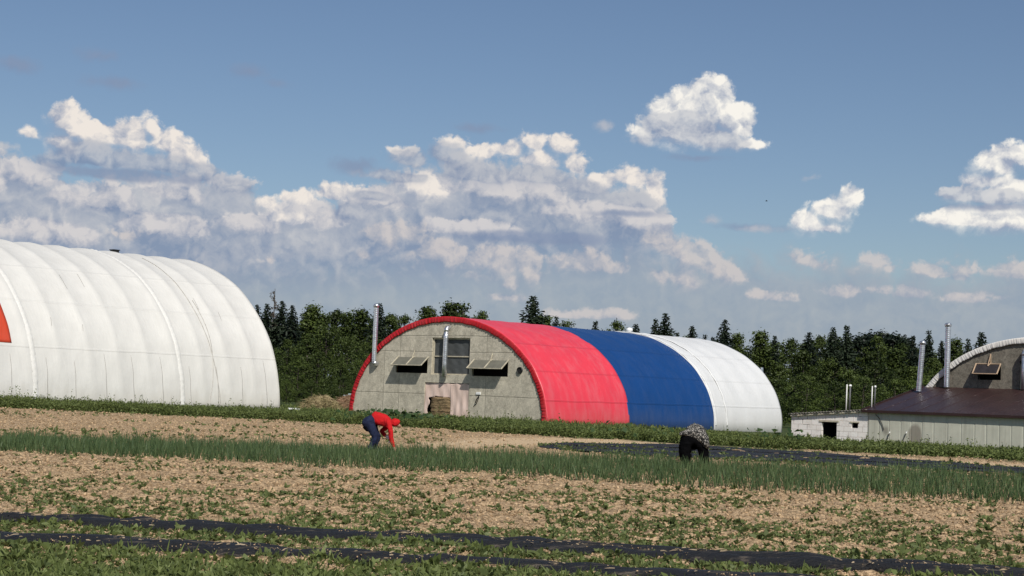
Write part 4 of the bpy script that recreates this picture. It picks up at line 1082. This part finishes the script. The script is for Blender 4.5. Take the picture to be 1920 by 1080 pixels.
# --- hay heaps, plank, teal lid and the bird
def heap(name, px0, px1, top, d, matl, seed, ry):
    a = at(px0, 775, d); c = at(px1, 775, d); cx_ = (a[0] + c[0]) / 2; rx = (c[0] - a[0]) / 2; hh = at((px0 + px1) / 2, top, d)[2]
    rs = np.random.default_rng(seed); mb = MB(); P_ = []; na_, nr_ = 72, 26
    for j in range(nr_ + 1):
        q = j / nr_; row = []
        for i in range(na_ + 1):
            an = 2 * math.pi * (i % na_) / na_
            k = 1 + .1 * math.sin(2 * an + seed) + .06 * math.sin(5 * an + 2 * seed)
            x_, y_ = math.cos(an) * q * rx * k, math.sin(an) * q * ry * k
            z_ = hh * (max(0, 1 - q ** 2.1)) * (1 + .15 * math.sin(3 * an + seed) * q)
            nz = float(vnoise(x_ + 30, y_ + 30, .5, 90 + seed) - .5) * .34 + float(vnoise(x_ + 9, y_ + 5, .16, 91 + seed) - .5) * .16
            row.append((x_, y_, max(-.1, z_ + nz * min(1, 3 * (1 - q) + .15)) - .02))
        P_.append(row)
    mb.grid(P_); o = mb.build(name, matl, None, True, (cx_, d, 0))
    n = 2600; an = rs.random(n) * 6.28; q = rs.random(n) ** .6; x_ = np.cos(an) * q * rx; y_ = np.sin(an) * q * ry
    z_ = hh * (1 - q ** 2.1) + .02
    V, Fq = blades(np.stack([x_, y_, z_], -1), np.stack([rs.normal(size=n), rs.normal(size=n), rs.normal(size=n) * .4 + .1], -1) / 1.5, .2 + .3 * rs.random(n), np.full(n, .03), .2 * rs.random(n))
    link('loose_straw', np_mesh('loose_straw', V, Fq), matl, o)
    return o
M_hay = mat_straw('greenish hay', (.17, .13, .07), (.42, .34, .19), (.25, .22, .1)); M_brn = mat_straw('brown straw muck', (.2, .12, .07), (.43, .29, .18), (.26, .16, .1))
tag(heap('hay_heap', 562, 640, 744, 112, M_hay, 1, 1.6), 'greenish tan hay heap between the white tent and the red-rimmed hangar', 'hay heap')
tag(heap('straw_heap', 618, 705, 743, 116, M_brn, 2, 2.0), 'brown straw heap partly hidden behind the red hem of the hangar', 'straw heap')
a = at(540, 767, 102); c = at(562, 768.5, 102)
mb = MB(); mb.bar((0, 0, .05), (.36, 0, .05), .1, .1); mb.bar((.42, .02, .06), (.74, .02, .02), .09, .1)
tag(mb.build('plank', M_wlamp, None, False, (a[0], 102, a[2] - .02)), 'white painted plank lying in the weeds left of the hay heap', 'plank')
M_teal = mat_simple('faded teal paint', (.1, .15, .14), .5, 0, .2)
a = at(646, 742, 121); bx = empty('storage_box', (a[0], 121, 0)); tag(bx, 'dark teal lidded box half hidden behind the brown straw heap', 'box')
mb = MB(); mb.box(0, 1.5, 0, 1.1, 0, a[2] - .05); bevel(mb.build('body', M_teal, bx), .03)
mb = MB(); mb.box(-.08, 1.58, -.08, 1.18, a[2] - .05, a[2] + .06); mb.box(.25, .8, .2, .6, a[2] + .06, a[2] + .18); bevel(mb.build('lid', mat_simple('pale teal lid', (.3, .38, .38), .4, 0, .1), bx), .02)
a = at(1437, 377, 160)
mb = MB(); mb.tube([(-.18, 0, 0), (-.08, 0, .02), (.05, 0, .03), (.16, 0, .02), (.22, 0, .02)], [.02, .06, .07, .045, .01], 8)
mb.add([(-.06, .05, .04), (.08, .05, .05), (.02, .3, .14), (-.1, .45, .1)], [(0, 1, 2, 3)]); mb.add([(-.06, -.05, .04), (.08, -.05, .05), (.02, -.3, .14), (-.1, -.45, .1)], [(0, 1, 2, 3)])
bo = mb.build('bird', M_black, None, True, a); bo.scale = (.6, .6, .6)
tag(bo, 'tiny dark bird flying before the clouds', 'bird')
# ------------------------------------------------------------------ people
def skin(name, verts, edges, mat, parent, root=0, sub=2):
    """one continuous surface grown over a jointed skeleton; verts: (x, y, z, radius[, radius2])"""
    me = bpy.data.meshes.new(name); me.from_pydata([v[:3] for v in verts], edges, []); me.update()
    o = link(name, me, mat, parent)
    md = o.modifiers.new('skin', 'SKIN'); md.use_smooth_shade = True
    for i, v in enumerate(verts):
        s = me.skin_vertices[0].data[i]; s.radius = (v[3], v[4] if len(v) > 4 else v[3]); s.use_root = (i == root)
    sb = o.modifiers.new('sub', 'SUBSURF'); sb.levels = sub; sb.render_levels = sub
    return o
def creased(o, amt=.035):
    t = bpy.data.textures.new('cloth folds', 'CLOUDS'); t.noise_scale = .09; t.noise_depth = 2
    md = o.modifiers.new('folds', 'DISPLACE'); md.texture = t; md.strength = amt; md.mid_level = .5; md.texture_coords = 'LOCAL'; return o
class Sk:
    def __init__(s): s.v = []; s.e = []
    def p(s, x, y, z, r, r2=None, to=None):
        s.v.append((x, y, z, r, r2 if r2 else r)); i = len(s.v) - 1
        if to is not None: s.e.append((to, i))
        return i
    def chain(s, start, pts):
        for q in pts: start = s.p(*q[:4], q[4] if len(q) > 4 else None, to=start)
        return start
def fingers(s, wrist, w, d, side, curl):
    """palm, four unequal bent fingers and a thumb leaving the side of the palm; d: hand direction, side: across, curl: towards the palm"""
    w = np.array(w); d = np.array(d, float); d /= np.linalg.norm(d); side = np.array(side, float); curl = np.array(curl, float)
    palm = s.p(*(w + d * .05), .026, .02, to=wrist); kn = s.p(*(w + d * .085), .024, .018, to=palm)
    for k, (off, ln) in enumerate(((-.03, .07), (-.01, .08), (.01, .075), (.03, .058))):
        a = w + d * .095 + side * off
        i = s.p(*a, .0088, to=kn); b_ = a + d * ln * .45 + curl * ln * .2
        i = s.p(*b_, .0082, to=i); s.p(*(b_ + d * ln * .25 + curl * ln * .5), .0075, to=i)
    t = w + d * .035 - side * .034; i = s.p(*t, .0105, to=palm); s.p(*(t + d * .03 - side * .02 + curl * .02), .009, to=i)
M_skin = mat_simple('sunburnt skin', (.42, .22, .15), .55, 0, .1, 10)
def cloth(name, c, var=.2, bump=.6):
    m, nt, b = new_mat(name); tc = nt.node('ShaderNodeTexCoord').outputs['Object']
    n = nt.noise(tc, 7, 4, .6, 1.0)
    nt.put(b.inputs['Base Color'], nt.mix(nt.maprange(n, .3, .7), tuple(k * (1 - var) for k in c), tuple(k * (1 + var) for k in c)))
    b.inputs['Roughness'].default_value = .85; b.inputs['Specular IOR Level'].default_value = .2
    nt.put(b.inputs['Normal'], nt.bump(n, bump, .05)); return m
M_hood = cloth('red hoodie cotton', (.5, .012, .014)); M_jean = cloth('dark blue denim', (.014, .02, .05), .35)
M_blk = cloth('black cotton', (.003, .003, .0035)); M_blk.node_tree.nodes['Principled BSDF'].inputs['Specular IOR Level'].default_value = .04; M_boot = cloth('dark rubber boot', (.02, .02, .02))
M_glove = cloth('white work glove', (.75, .74, .72), .05)
g = ground_at(695, 854)
pr = empty('person', g)
tag(pr, 'person in red hoodie and dark jeans bending over the onion rows', 'person')
s = Sk()
pel = s.p(-.06, 0, .85, .07, .09)
w1 = s.p(.05, 0, .9, .095, .12, to=pel); ch = s.p(.25, 0, .86, .12, .15, to=w1); c2 = s.p(.38, 0, .8, .1, .13, to=ch); nk = s.p(.47, 0, .79, .055, to=c2)
hd = s.p(.55, 0, .795, .085, .08, to=nk); hd2 = s.p(.63, 0, .77, .08, .075, to=hd); fc = s.p(.665, 0, .715, .05, .05, to=hd2); s.p(.70, 0, .70, .014, to=hd2)
for sd_, kn_, an_ in ((-1, (.11, .43), (-.02, .1)), (1, (.15, .45), (.05, .1))):
    hp = s.p(-.07, sd_ * .08, .8, .06, .06, to=pel); k_ = s.chain(hp, [(.03, sd_ * .11, .62, .06), (kn_[0], sd_ * .11, kn_[1], .062), ((kn_[0] + an_[0]) / 2 - .02, sd_ * .11, .28, .058), (an_[0], sd_ * .11, an_[1], .042), (an_[0] + .08, sd_ * .12, .04, .04), (an_[0] + .17, sd_ * .13, .03, .03)])
ra = s.p(.42, -.17, .77, .06, to=c2); rw_ = s.chain(ra, [(.47, -.2, .6, .047), (.48, -.2, .44, .042), (.53, -.19, .31, .036), (.575, -.18, .2, .027)])
fingers(s, rw_, (.575, -.18, .2), (.35, .1, -.9), (.2, -.9, 0), (-.6, .3, -.3))
la = s.p(.4, .17, .75, .06, to=c2); lw = s.chain(la, [(.31, .21, .66, .047), (.21, .22, .58, .042), (.28, .12, .53, .036), (.36, .05, .47, .027)])
fingers(s, lw, (.36, .05, .47), (.8, -.2, -.45), (.2, .9, 0), (-.2, -.3, -.7))
skin('body', s.v, s.e, M_skin, pr)
s = Sk()                                                         # hoodie with the hood up
a0 = s.p(-.03, 0, .9, .13, .165); a1 = s.p(.08, 0, .905, .128, .165, to=a0); a2 = s.p(.25, 0, .865, .14, .18, to=a1); a3 = s.p(.38, 0, .81, .115, .15, to=a2); a4 = s.p(.46, 0, .80, .085, .09, to=a3)
a5 = s.p(.54, 0, .81, .115, .11, to=a4); a6 = s.p(.60, 0, .80, .118, .11, to=a5); s.p(.655, 0, .765, .085, .085, to=a6)
i = s.p(.42, -.17, .77, .078, to=a3); s.chain(i, [(.47, -.205, .6, .066), (.485, -.2, .44, .058), (.53, -.19, .31, .05), (.568, -.182, .22, .04)])
i = s.p(.4, .17, .75, .076, to=a3); s.chain(i, [(.31, .21, .66, .066), (.21, .22, .58, .058), (.27, .13, .535, .05), (.345, .06, .48, .04)])
creased(skin('hoodie', s.v, s.e, M_hood, pr, sub=3))
s = Sk()                                                         # jeans
b0_ = s.p(-.11, 0, .83, .19, .19); s.p(.04, 0, .885, .17, .19, to=b0_); s.p(-.14, 0, .9, .13, .16, to=b0_)
for sd_, kn_, an_ in ((-1, (.11, .43), (-.02, .1)), (1, (.15, .45), (.05, .1))):
    hp = s.p(-.08, sd_ * .1, .78, .145, .135, to=b0_); s.chain(hp, [(.03, sd_ * .11, .62, .115), (kn_[0], sd_ * .11, kn_[1], .085), ((kn_[0] + an_[0]) / 2 - .02, sd_ * .11, .27, .074), (an_[0], sd_ * .11, an_[1] + .03, .06)])
creased(skin('jeans', s.v, s.e, M_jean, pr, sub=3))
for an_, sd_ in ((-.02, -1), (.05, 1)):
    s = Sk(); i = s.p(an_, sd_ * .11, .14, .06); s.chain(i, [(an_ + .01, sd_ * .11, .06, .058), (an_ + .09, sd_ * .12, .045, .05), (an_ + .18, sd_ * .13, .035, .04)]); skin('boot', s.v, s.e, M_boot, pr)
s = Sk(); i = s.p(.352, .055, .475, .045); j = s.chain(i, [(.40, .04, .45, .05, .042), (.43, .03, .425, .046, .036)])
for off, ln in ((-.032, .05), (-.011, .06), (.011, .055), (.032, .045)):
    s.chain(j, [(.45, .03 + off, .4, .016), (.445, .03 + off, .395 - ln, .015), (.41, .03 + off, .385 - ln * 1.25, .013)])
s.chain(i, [(.405, .0, .43, .015), (.405, -.02, .395, .013)])
skin('glove', s.v, s.e, M_glove, pr)

g = ground_at(1300, 876)
pr = empty('person', g)
tag(pr, 'person in black trousers and patterned black and white shirt stooping with back to the camera', 'person')
s = Sk()
pel = s.p(-.06, .04, .7, .1, .12)
w1 = s.p(.02, .15, .8, .13, .16, to=pel); ch = s.p(.12, .34, .78, .13, .16, to=w1); c2 = s.p(.17, .46, .7, .11, .14, to=ch); nk = s.p(.2, .55, .6, .055, to=c2)
hd = s.p(.22, .62, .5, .085, to=nk); s.p(.24, .66, .41, .075, to=hd)
for hx, kx, ax in ((-.19, -.24, -.21), (.12, .23, .3)):
    hp = s.p(hx * .9, .02, .62, .08, to=pel); s.chain(hp, [((hx + kx) / 2, .0, .5, .07), (kx, .0, .38, .07), (ax, -.03, .1, .05), (ax, .06, .04, .045), (ax, .15, .03, .035)])
for ax, sx in ((-.08, -.02), (.34, .34)):
    sh = s.p(sx, .46, .7, .06, to=c2); e_ = s.chain(sh, [(ax, .5, .5, .047), (ax + .03, .52, .38, .042), (ax + .05, .56, .24, .034), (ax + .06, .58, .17, .027)])
    fingers(s, e_, (ax + .06, .58, .17), (.1, .2, -.95), (.95, .1, 0), (-.1, -.7, -.3))
skin('body', s.v, s.e, M_skin, pr)
s = Sk()
b0_ = s.p(-.07, 0, .69, .2, .22); s.p(-.03, .1, .78, .18, .22, to=b0_); q_ = s.p(.0, .0, .57, .19, .18, to=b0_); s.p(.03, .02, .44, .15, .13, to=q_)
for hx, kx, ax, r_ in ((-.19, -.22, -.2, 1.0), (.16, .24, .29, .84)):
    hp = s.p(hx, 0, .6, .18 * r_, to=b0_); s.chain(hp, [((hx + kx) / 2, -.01, .48, .175 * r_), (kx, 0, .35, .16 * r_), ((kx + ax) / 2, -.02, .2, .135 * r_), (ax, -.03, .06, .115 * r_)])
creased(skin('trousers', s.v, s.e, M_blk, pr, sub=3), .04)
m, nt, b = new_mat('black and white leaf print'); tc = nt.node('ShaderNodeTexCoord').outputs['Object']
pat = nt.voro(nt.vmath('MULTIPLY', tc, (26, 26, 12)), 1.0, 'DISTANCE_TO_EDGE'); p2 = nt.noise(tc, 22, 3, .7)
nt.put(b.inputs['Base Color'], nt.mix(nt.maprange(nt.math('ADD', pat, nt.math('MULTIPLY', nt.math('SUBTRACT', p2, .5), .9)), .12, .3), (.012, .012, .012), (.42, .39, .34)))
b.inputs['Roughness'].default_value = .9; nt.put(b.inputs['Normal'], nt.bump(p2, .8, .05))
s = Sk()
a0 = s.p(.0, .06, .80, .19, .25); a1 = s.p(.06, .18, .85, .185, .24, to=a0); a2 = s.p(.14, .36, .79, .18, .23, to=a1); a3 = s.p(.18, .47, .7, .12, .15, to=a2)
s.chain(a0, [(.17, -.08, .74, .15, .16), (.25, -.13, .63, .12, .12), (.29, -.15, .52, .08, .07), (.31, -.15, .46, .03)])
s.chain(a0, [(-.18, -.08, .83, .09, .08), (-.31, -.1, .80, .06, .05), (-.37, -.1, .77, .035)])
for ax, sx in ((-.08, -.02), (.34, .34)):
    i = s.p(sx, .46, .7, .08, to=a3); s.chain(i, [(ax, .5, .5, .066), (ax + .03, .52, .38, .06), (ax + .05, .56, .25, .05), (ax + .058, .575, .19, .042)])
creased(skin('shirt', s.v, s.e, m, pr, sub=3), .05)
s = Sk(); i = s.p(.205, .57, .57, .08); s.chain(i, [(.22, .63, .51, .105), (.235, .66, .44, .09)]); skin('headscarf', s.v, s.e, M_blk, pr)
for ax in (-.21, .3):
    s = Sk(); i = s.p(ax, -.03, .16, .075); s.chain(i, [(ax, -.02, .06, .065), (ax, .07, .045, .055), (ax, .17, .035, .04)]); skin('boot', s.v, s.e, M_boot, pr)

# ------------------------------------------------------------------ the wood
BARK = mat_simple('bark', (.045, .036, .028), .9, 0, .3, 6, .6, 20); BIRCH = mat_simple('pale bark', (.14, .125, .1), .85, 0, .35, 5, .4, 20)
M_dec = [mat_leaf('broadleaf foliage', (.012, .022, .005), (.092, .125, .026), .18), mat_leaf('lighter broadleaf foliage', (.016, .03, .006), (.115, .155, .032), .18)]
M_spr = mat_leaf('spruce needles', (.007, .013, .008), (.034, .05, .024), .05)
M_deadn = mat_leaf('dead needles', (.06, .05, .04), (.16, .13, .1), .1)
def crown_dec(seed, wid, pointy, low, nc=64, nl=62, gap=.8):
    """unit-height crown: leaf clumps on limbs through an uneven envelope"""
    r_ = np.random.default_rng(seed); C_, S_ = [], []
    lob = r_.random((7, 2)) * 6.28
    while len(C_) < nc:
        z = low + (1 - low) * r_.random() ** .85; q = (z - low) / (1 - low); an = r_.random() * 6.28
        env = (math.sin(math.pi * min(1, q * .92 + .1)) ** .7) if not pointy else (min(1, q * 5 + .25) * (1 - q) ** .75 * 1.15 + .02)
        env *= wid / 2 * (1 + .22 * math.sin(2 * an + lob[0, 0] + 4 * q) + .18 * math.sin(3 * an + lob[1, 0] - 7 * q))
        rad = env * (1 - .75 * r_.random() ** 1.8)
        C_.append((math.cos(an) * rad, math.sin(an) * rad, z - .03)); S_.append(.028 + .034 * r_.random() * (1.2 - q))
    C_ = np.array(C_); S_ = np.array(S_); N = nc * nl
    off = r_.normal(size=(N, 3)) * np.repeat(S_, nl)[:, None] * np.array((1, 1, .7))
    c_ = np.repeat(C_, nl, 0) + off
    nr = off / (np.linalg.norm(off, axis=1, keepdims=True) + 1e-6) * .7 + r_.normal(size=(N, 3)) * .5 + np.array((0, 0, .45)); nr /= np.linalg.norm(nr, axis=1, keepdims=True)
    V, Fq = leaves(c_, nr, .016 + .022 * r_.random(N), .62)
    return np_mesh('crown', V, Fq), C_
def limbs(C_, seed, h0=.12, r0=.018, birch=False):
    r_ = np.random.default_rng(seed); mb = MB(); top = .86
    pts = [(0.0, 0, -.01)] + [(.012 * math.sin(k * 1.7 + seed), .012 * math.cos(k * 2.3), top * (k / 7)) for k in range(1, 8)]
    mb.tube(pts, [r0 * (1 - .8 * k / 7) + .002 for k in range(8)], 8)
    for c_ in C_[r_.permutation(len(C_))[:14]]:
        z0 = max(h0, c_[2] - .14); a = np.array((.0, 0, z0)); mid = (a + c_) / 2 + (0, 0, -.015); mb.tube([a, mid, c_], [r0 * .36, r0 * .22, .002], 5)
    return mb
def spruce(seed, wid, nt_=44, bare=0.0, start=.06):
    r_ = np.random.default_rng(seed); lf_ = Leafy(); P_, Dd, L_, W_, Dr = [], [], [], [], []
    for t in range(nt_):
        q = t / nt_; z = start + (1 - start) * q; rad = wid / 2 * (1 - q) ** .66 * r_.uniform(.7, 1.15) + .004
        nb = max(4, int(11 * (1 - q) ** .5) + 2); a0 = r_.random() * 6.28
        for k in range(nb):
            if r_.random() < bare: continue
            an = a0 + 6.28 * k / nb + r_.normal() * .2; rr_ = rad * r_.uniform(.7, 1.12)
            d = np.array((math.cos(an), math.sin(an), .12 - .42 * (1 - q)))
            steps = max(2, int(7 * (1 - q) + 1))
            for j in range(steps):
                f = (j + .4) / steps
                for e in range(4):
                    P_.append(d * rr_ * f + np.array((0, 0, z - .035 * f * f * (1 - q))) + r_.normal(size=3) * .006)
                    dd = d * .7 + r_.normal(size=3) * .55 + np.array((0, 0, -.25)); Dd.append(dd / np.linalg.norm(dd)); L_.append(rr_ * .28 + .009); W_.append((.011 + .014 * (1 - q)) * (1 - .5 * bare)); Dr.append(.25 * r_.random())
    lf_.add(*blades(np.array(P_), np.array(Dd), np.array(L_), np.array(W_), np.array(Dr)))
    return lf_.mesh('crown')
def trunk_mesh(mb): 
    me_ = bpy.data.meshes.new('trunk'); me_.from_pydata(mb.v, [], mb.f); me_.polygons.foreach_set('use_smooth', [True] * len(me_.polygons)); me_.update(); return me_
KIND = {}
for key, specs in (('round', [(1, .72, False, .1), (2, .62, False, .12), (3, .8, False, .06), (4, .68, False, .1)]), ('bush', [(11, 1.0, False, .0), (12, .9, False, .0), (13, 1.15, False, .0)]), ('birch', [(21, .42, True, .16), (22, .5, True, .14), (23, .36, True, .2)])):
    for sp in specs:
        me_, C_ = crown_dec(*sp, nc=86 if key != 'birch' else 60, nl=64)
        me_.materials.append(M_dec[0] if key != 'bush' else M_dec[1])
        tm = trunk_mesh(limbs(C_, sp[0])); tm.materials.append(BIRCH if key == 'birch' else BARK)
        KIND.setdefault(key, []).append((me_, tm))
def strk(): 
    mb = MB(); mb.tube([(0, 0, -.01), (.003, 0, .5), (0, 0, .985)], [.014, .009, .002], 7); t = trunk_mesh(mb); t.materials.append(BARK); return t
for sp in ((31, .36), (32, .44), (33, .3)):
    me_ = spruce(*sp); me_.materials.append(M_spr); KIND.setdefault('spruce', []).append((me_, strk()))
me_ = spruce(41, .26, 30, .74, .3); me_.materials.append(M_deadn); KIND['dead'] = [(me_, strk())]
# pines of the back ridge: bare trunk, flat high crown
me_, C_ = crown_dec(51, .5, False, .55, nc=44, nl=60); me_.materials.append(M_spr); tm = trunk_mesh(limbs(C_, 51, .5, .014)); tm.materials.append(BIRCH); KIND['pine'] = [(me_, tm)]
tr_rng = random.Random(17)
def tree(kind, px, top, d, label, group=None, name=None, wscale=1.0, v=None, cat='tree'):
    a = at(px, top, d); z0 = float(terr(a[0], a[1])) - .1; h = a[2] - z0
    me_, tm = KIND[kind][v if v is not None else tr_rng.randrange(len(KIND[kind]))]
    r_ = empty(name or {'round': 'broadleaf_tree', 'bush': 'leafy_shrub', 'birch': 'birch_tree', 'spruce': 'spruce_tree', 'dead': 'dead_spruce', 'pine': 'pine_tree'}[kind], (a[0], a[1], z0), tr_rng.random() * 6.28)
    r_.scale = (h * wscale, h * wscale, h)
    tag(r_, label, cat, group)
    link('trunk', tm, None, r_); link('crown', me_, None, r_)
    return r_
def skyline(px): return float(np.interp(px, [380, 456, 500, 560, 600, 640, 700, 740, 800, 860, 900, 960, 1050, 1150, 1250, 1350, 1400, 1450, 1500, 1560, 1600, 1640, 1690, 1720, 1780, 1850, 2000],
    [585, 592, 600, 598, 583, 580, 584, 590, 590, 586, 598, 606, 612, 616, 622, 636, 636, 640, 634, 630, 628, 630, 634, 646, 652, 652, 655]))
# single trees that stand out
SINGLE = [('spruce', 455, 554, 190, 1.0, 1, 'narrow dark spruce just clearing the right shoulder of the white tent'),
 ('spruce', 483, 570, 195, 1.0, 1, 'small dark spruce beside the white tent, left of the bare dead spruce'), ('spruce', 501, 568, 200, 1.1, 1, 'bushy dark spruce close left of the bare dead spruce'),
 ('dead', 516, 538, 205, 1.0, 0, 'thin bare dead spruce, tallest above the trees by the white tent'), ('spruce', 530, 563, 200, 1.15, 1, 'dark spruce close right of the bare dead spruce'), ('spruce', 549, 571, 195, 1.1, 1, 'dark spruce, second to the right of the bare dead spruce'),
 ('birch', 586, 572, 200, 1.2, 0, 'feathery pointed birch midway between the dead spruce and the tall metal chimney'), ('spruce', 712, 567, 195, 1.2, 1, 'dark spruce directly behind the tall metal chimney of the red-rimmed hangar'),
 ('birch', 803, 574, 190, 1.0, 2, 'feathery birch above the left part of the red hem, farther left of a pair'), ('birch', 845, 568, 190, 1.2, 0, 'left one of two joined birches above the red hem'), ('birch', 866, 566, 190, 1.0, 1, 'right one of two joined birches above the red hem'), ('birch', 905, 583, 190, .7, 2, 'slim young birch just over the crest of the red cover'),
 ('spruce', 1000, 553, 178, 1.5, 1, 'broad dark spruce standing tallest over the red cover'), ('birch', 1020, 592, 180, 1.3, 0, 'short green birch at the right foot of the broad dark spruce'),
 ('spruce', 1043, 592, 200, 1.0, 0, 'small spruce above the seam of red and blue covers'), ('birch', 1065, 600, 200, 1.0, 1, 'low green tree top above the seam of red and blue covers'),
 ('spruce', 1117, 601, 190, 1.1, 0, 'lone small spruce above the middle of the blue cover'), ('round', 1157, 602, 190, .75, 0, 'round dark tree top above the blue cover'), ('spruce', 1192, 606, 190, 1.3, 1, 'dark spruce behind the white ridge vent'),
 ('spruce', 1229, 597, 185, 1.1, 0, 'shorter of the two joined spruces above the blue and white seam'), ('spruce', 1248, 586, 185, 1.2, 1, 'taller of the two joined spruces above the blue and white seam'), ('spruce', 1270, 622, 195, 1.0, 2, 'tiny spruce tip over the white cover, right of the joined pair'),
 ('spruce', 1298, 610, 185, 1.2, 0, 'open-branched spruce over the middle of the white cover'), ('spruce', 1322, 626, 195, 1.0, 2, 'small spruce tip right of the open-branched spruce'), ('spruce', 1337, 631, 195, 1.0, 0, 'smallest spruce tip over the white cover'),
 ('spruce', 1359, 598, 180, 1.2, 1, 'tall dark spruce over the right shoulder of the white cover'), ('birch', 1382, 626, 185, 1.0, 0, 'dark pointed tree right of the tall spruce over the white cover'),
 ('birch', 1427, 622, 185, 1.3, 0, 'pointed green tree right of the white cover end'), ('spruce', 1453, 628, 190, 1.0, 2, 'small dark spruce in the dip right of the white cover end'), ('spruce', 1517, 622, 190, 1.3, 1, 'dark spruce between the dip and the twin spruces'),
 ('spruce', 1562, 612, 185, 1.15, 1, 'left of the twin dark spruces above the block shed'), ('spruce', 1588, 609, 185, 1.15, 0, 'right of the twin dark spruces above the block shed'),
 ('spruce', 1712, 628, 190, 1.0, 0, 'spruce left of the two metal chimneys by the brown roof'), ('spruce', 1742, 618, 195, 1.0, 2, 'narrow spruce between the two metal chimneys'), ('spruce', 1766, 638, 200, 1.0, 0, 'short spruce directly left of the tallest chimney'),
 ('birch', 1791, 636, 200, 1.2, 0, 'dark tree top right of the tallest chimney'), ('spruce', 1815, 634, 195, 1.0, 0, 'spruce above the left end of the white hem'), ('spruce', 1840, 621, 190, 1.3, 1, 'bushy spruce rising over the white hem at right')]
for k, px, top, d, ws, v, lab in SINGLE: tree(k, px, top, d, lab, 'tree tops standing out above the wood', None, ws, v)
for px, top in ((1612, 630), (1632, 624), (1655, 622), (1678, 627), (1696, 634)): tree('pine', px, top, 212 + tr_rng.random() * 10, 'straight-trunked pine in the dark rounded clump left of the metal chimneys', 'pines of the rounded clump', None, 1.35)
G1 = 'broadleaf trees of the wood behind the hangars'
def lab_for(px): 
    return ('leafy green tree of the wood between white tent and red-rimmed hangar' if px < 760 else 'leafy green tree of the wood behind the tricolour hangar' if px < 1400 else 'leafy green tree of the wood behind the block shed and brown roof')
# skyline row, middle row, front edge
px = 392.0
while px < 2010:
    k = tr_rng.choice(['round', 'round', 'birch', 'birch', 'round']); tree(k, px, skyline(px) + tr_rng.uniform(-3, 12), tr_rng.uniform(205, 228), lab_for(px), G1, None, .9 if k == 'round' else 1.25)
    px += tr_rng.uniform(21, 32)
px = 330.0
while px < 2060:
    k = tr_rng.choice(['round', 'round', 'birch', 'round']); tree(k, px, skyline(px) + tr_rng.uniform(22, 46), tr_rng.uniform(172, 196), lab_for(px), G1, None, 1.0 if k == 'round' else 1.5)
    px += tr_rng.uniform(34, 50)
px = 440.0
while px < 1900:
    if 780 < px < 1380: px += 90; continue
    tree('bush' if tr_rng.random() < .6 else 'round', px, skyline(px) + tr_rng.uniform(58, 92), tr_rng.uniform(150, 165), ('light green shrub at the foot of the wood between white tent and hangar' if px < 800 else 'light green shrub at the foot of the wood behind the block shed'), 'shrubs along the edge of the wood', 'leafy_shrub', 1.0, None, 'shrub')
    px += tr_rng.uniform(36, 52)
px = 450.0
while px < 1860:
    if 760 < px < 1400: px += 120; continue
    tree('bush', px, tr_rng.uniform(698, 716), tr_rng.uniform(137, 146), ('low dark shrub at ground level right of the white tent' if px < 800 else 'low dark shrub at ground level behind the block shed'), 'low shrubs before the wood', 'leafy_shrub', 1.1, None, 'shrub')
    px += tr_rng.uniform(40, 60)
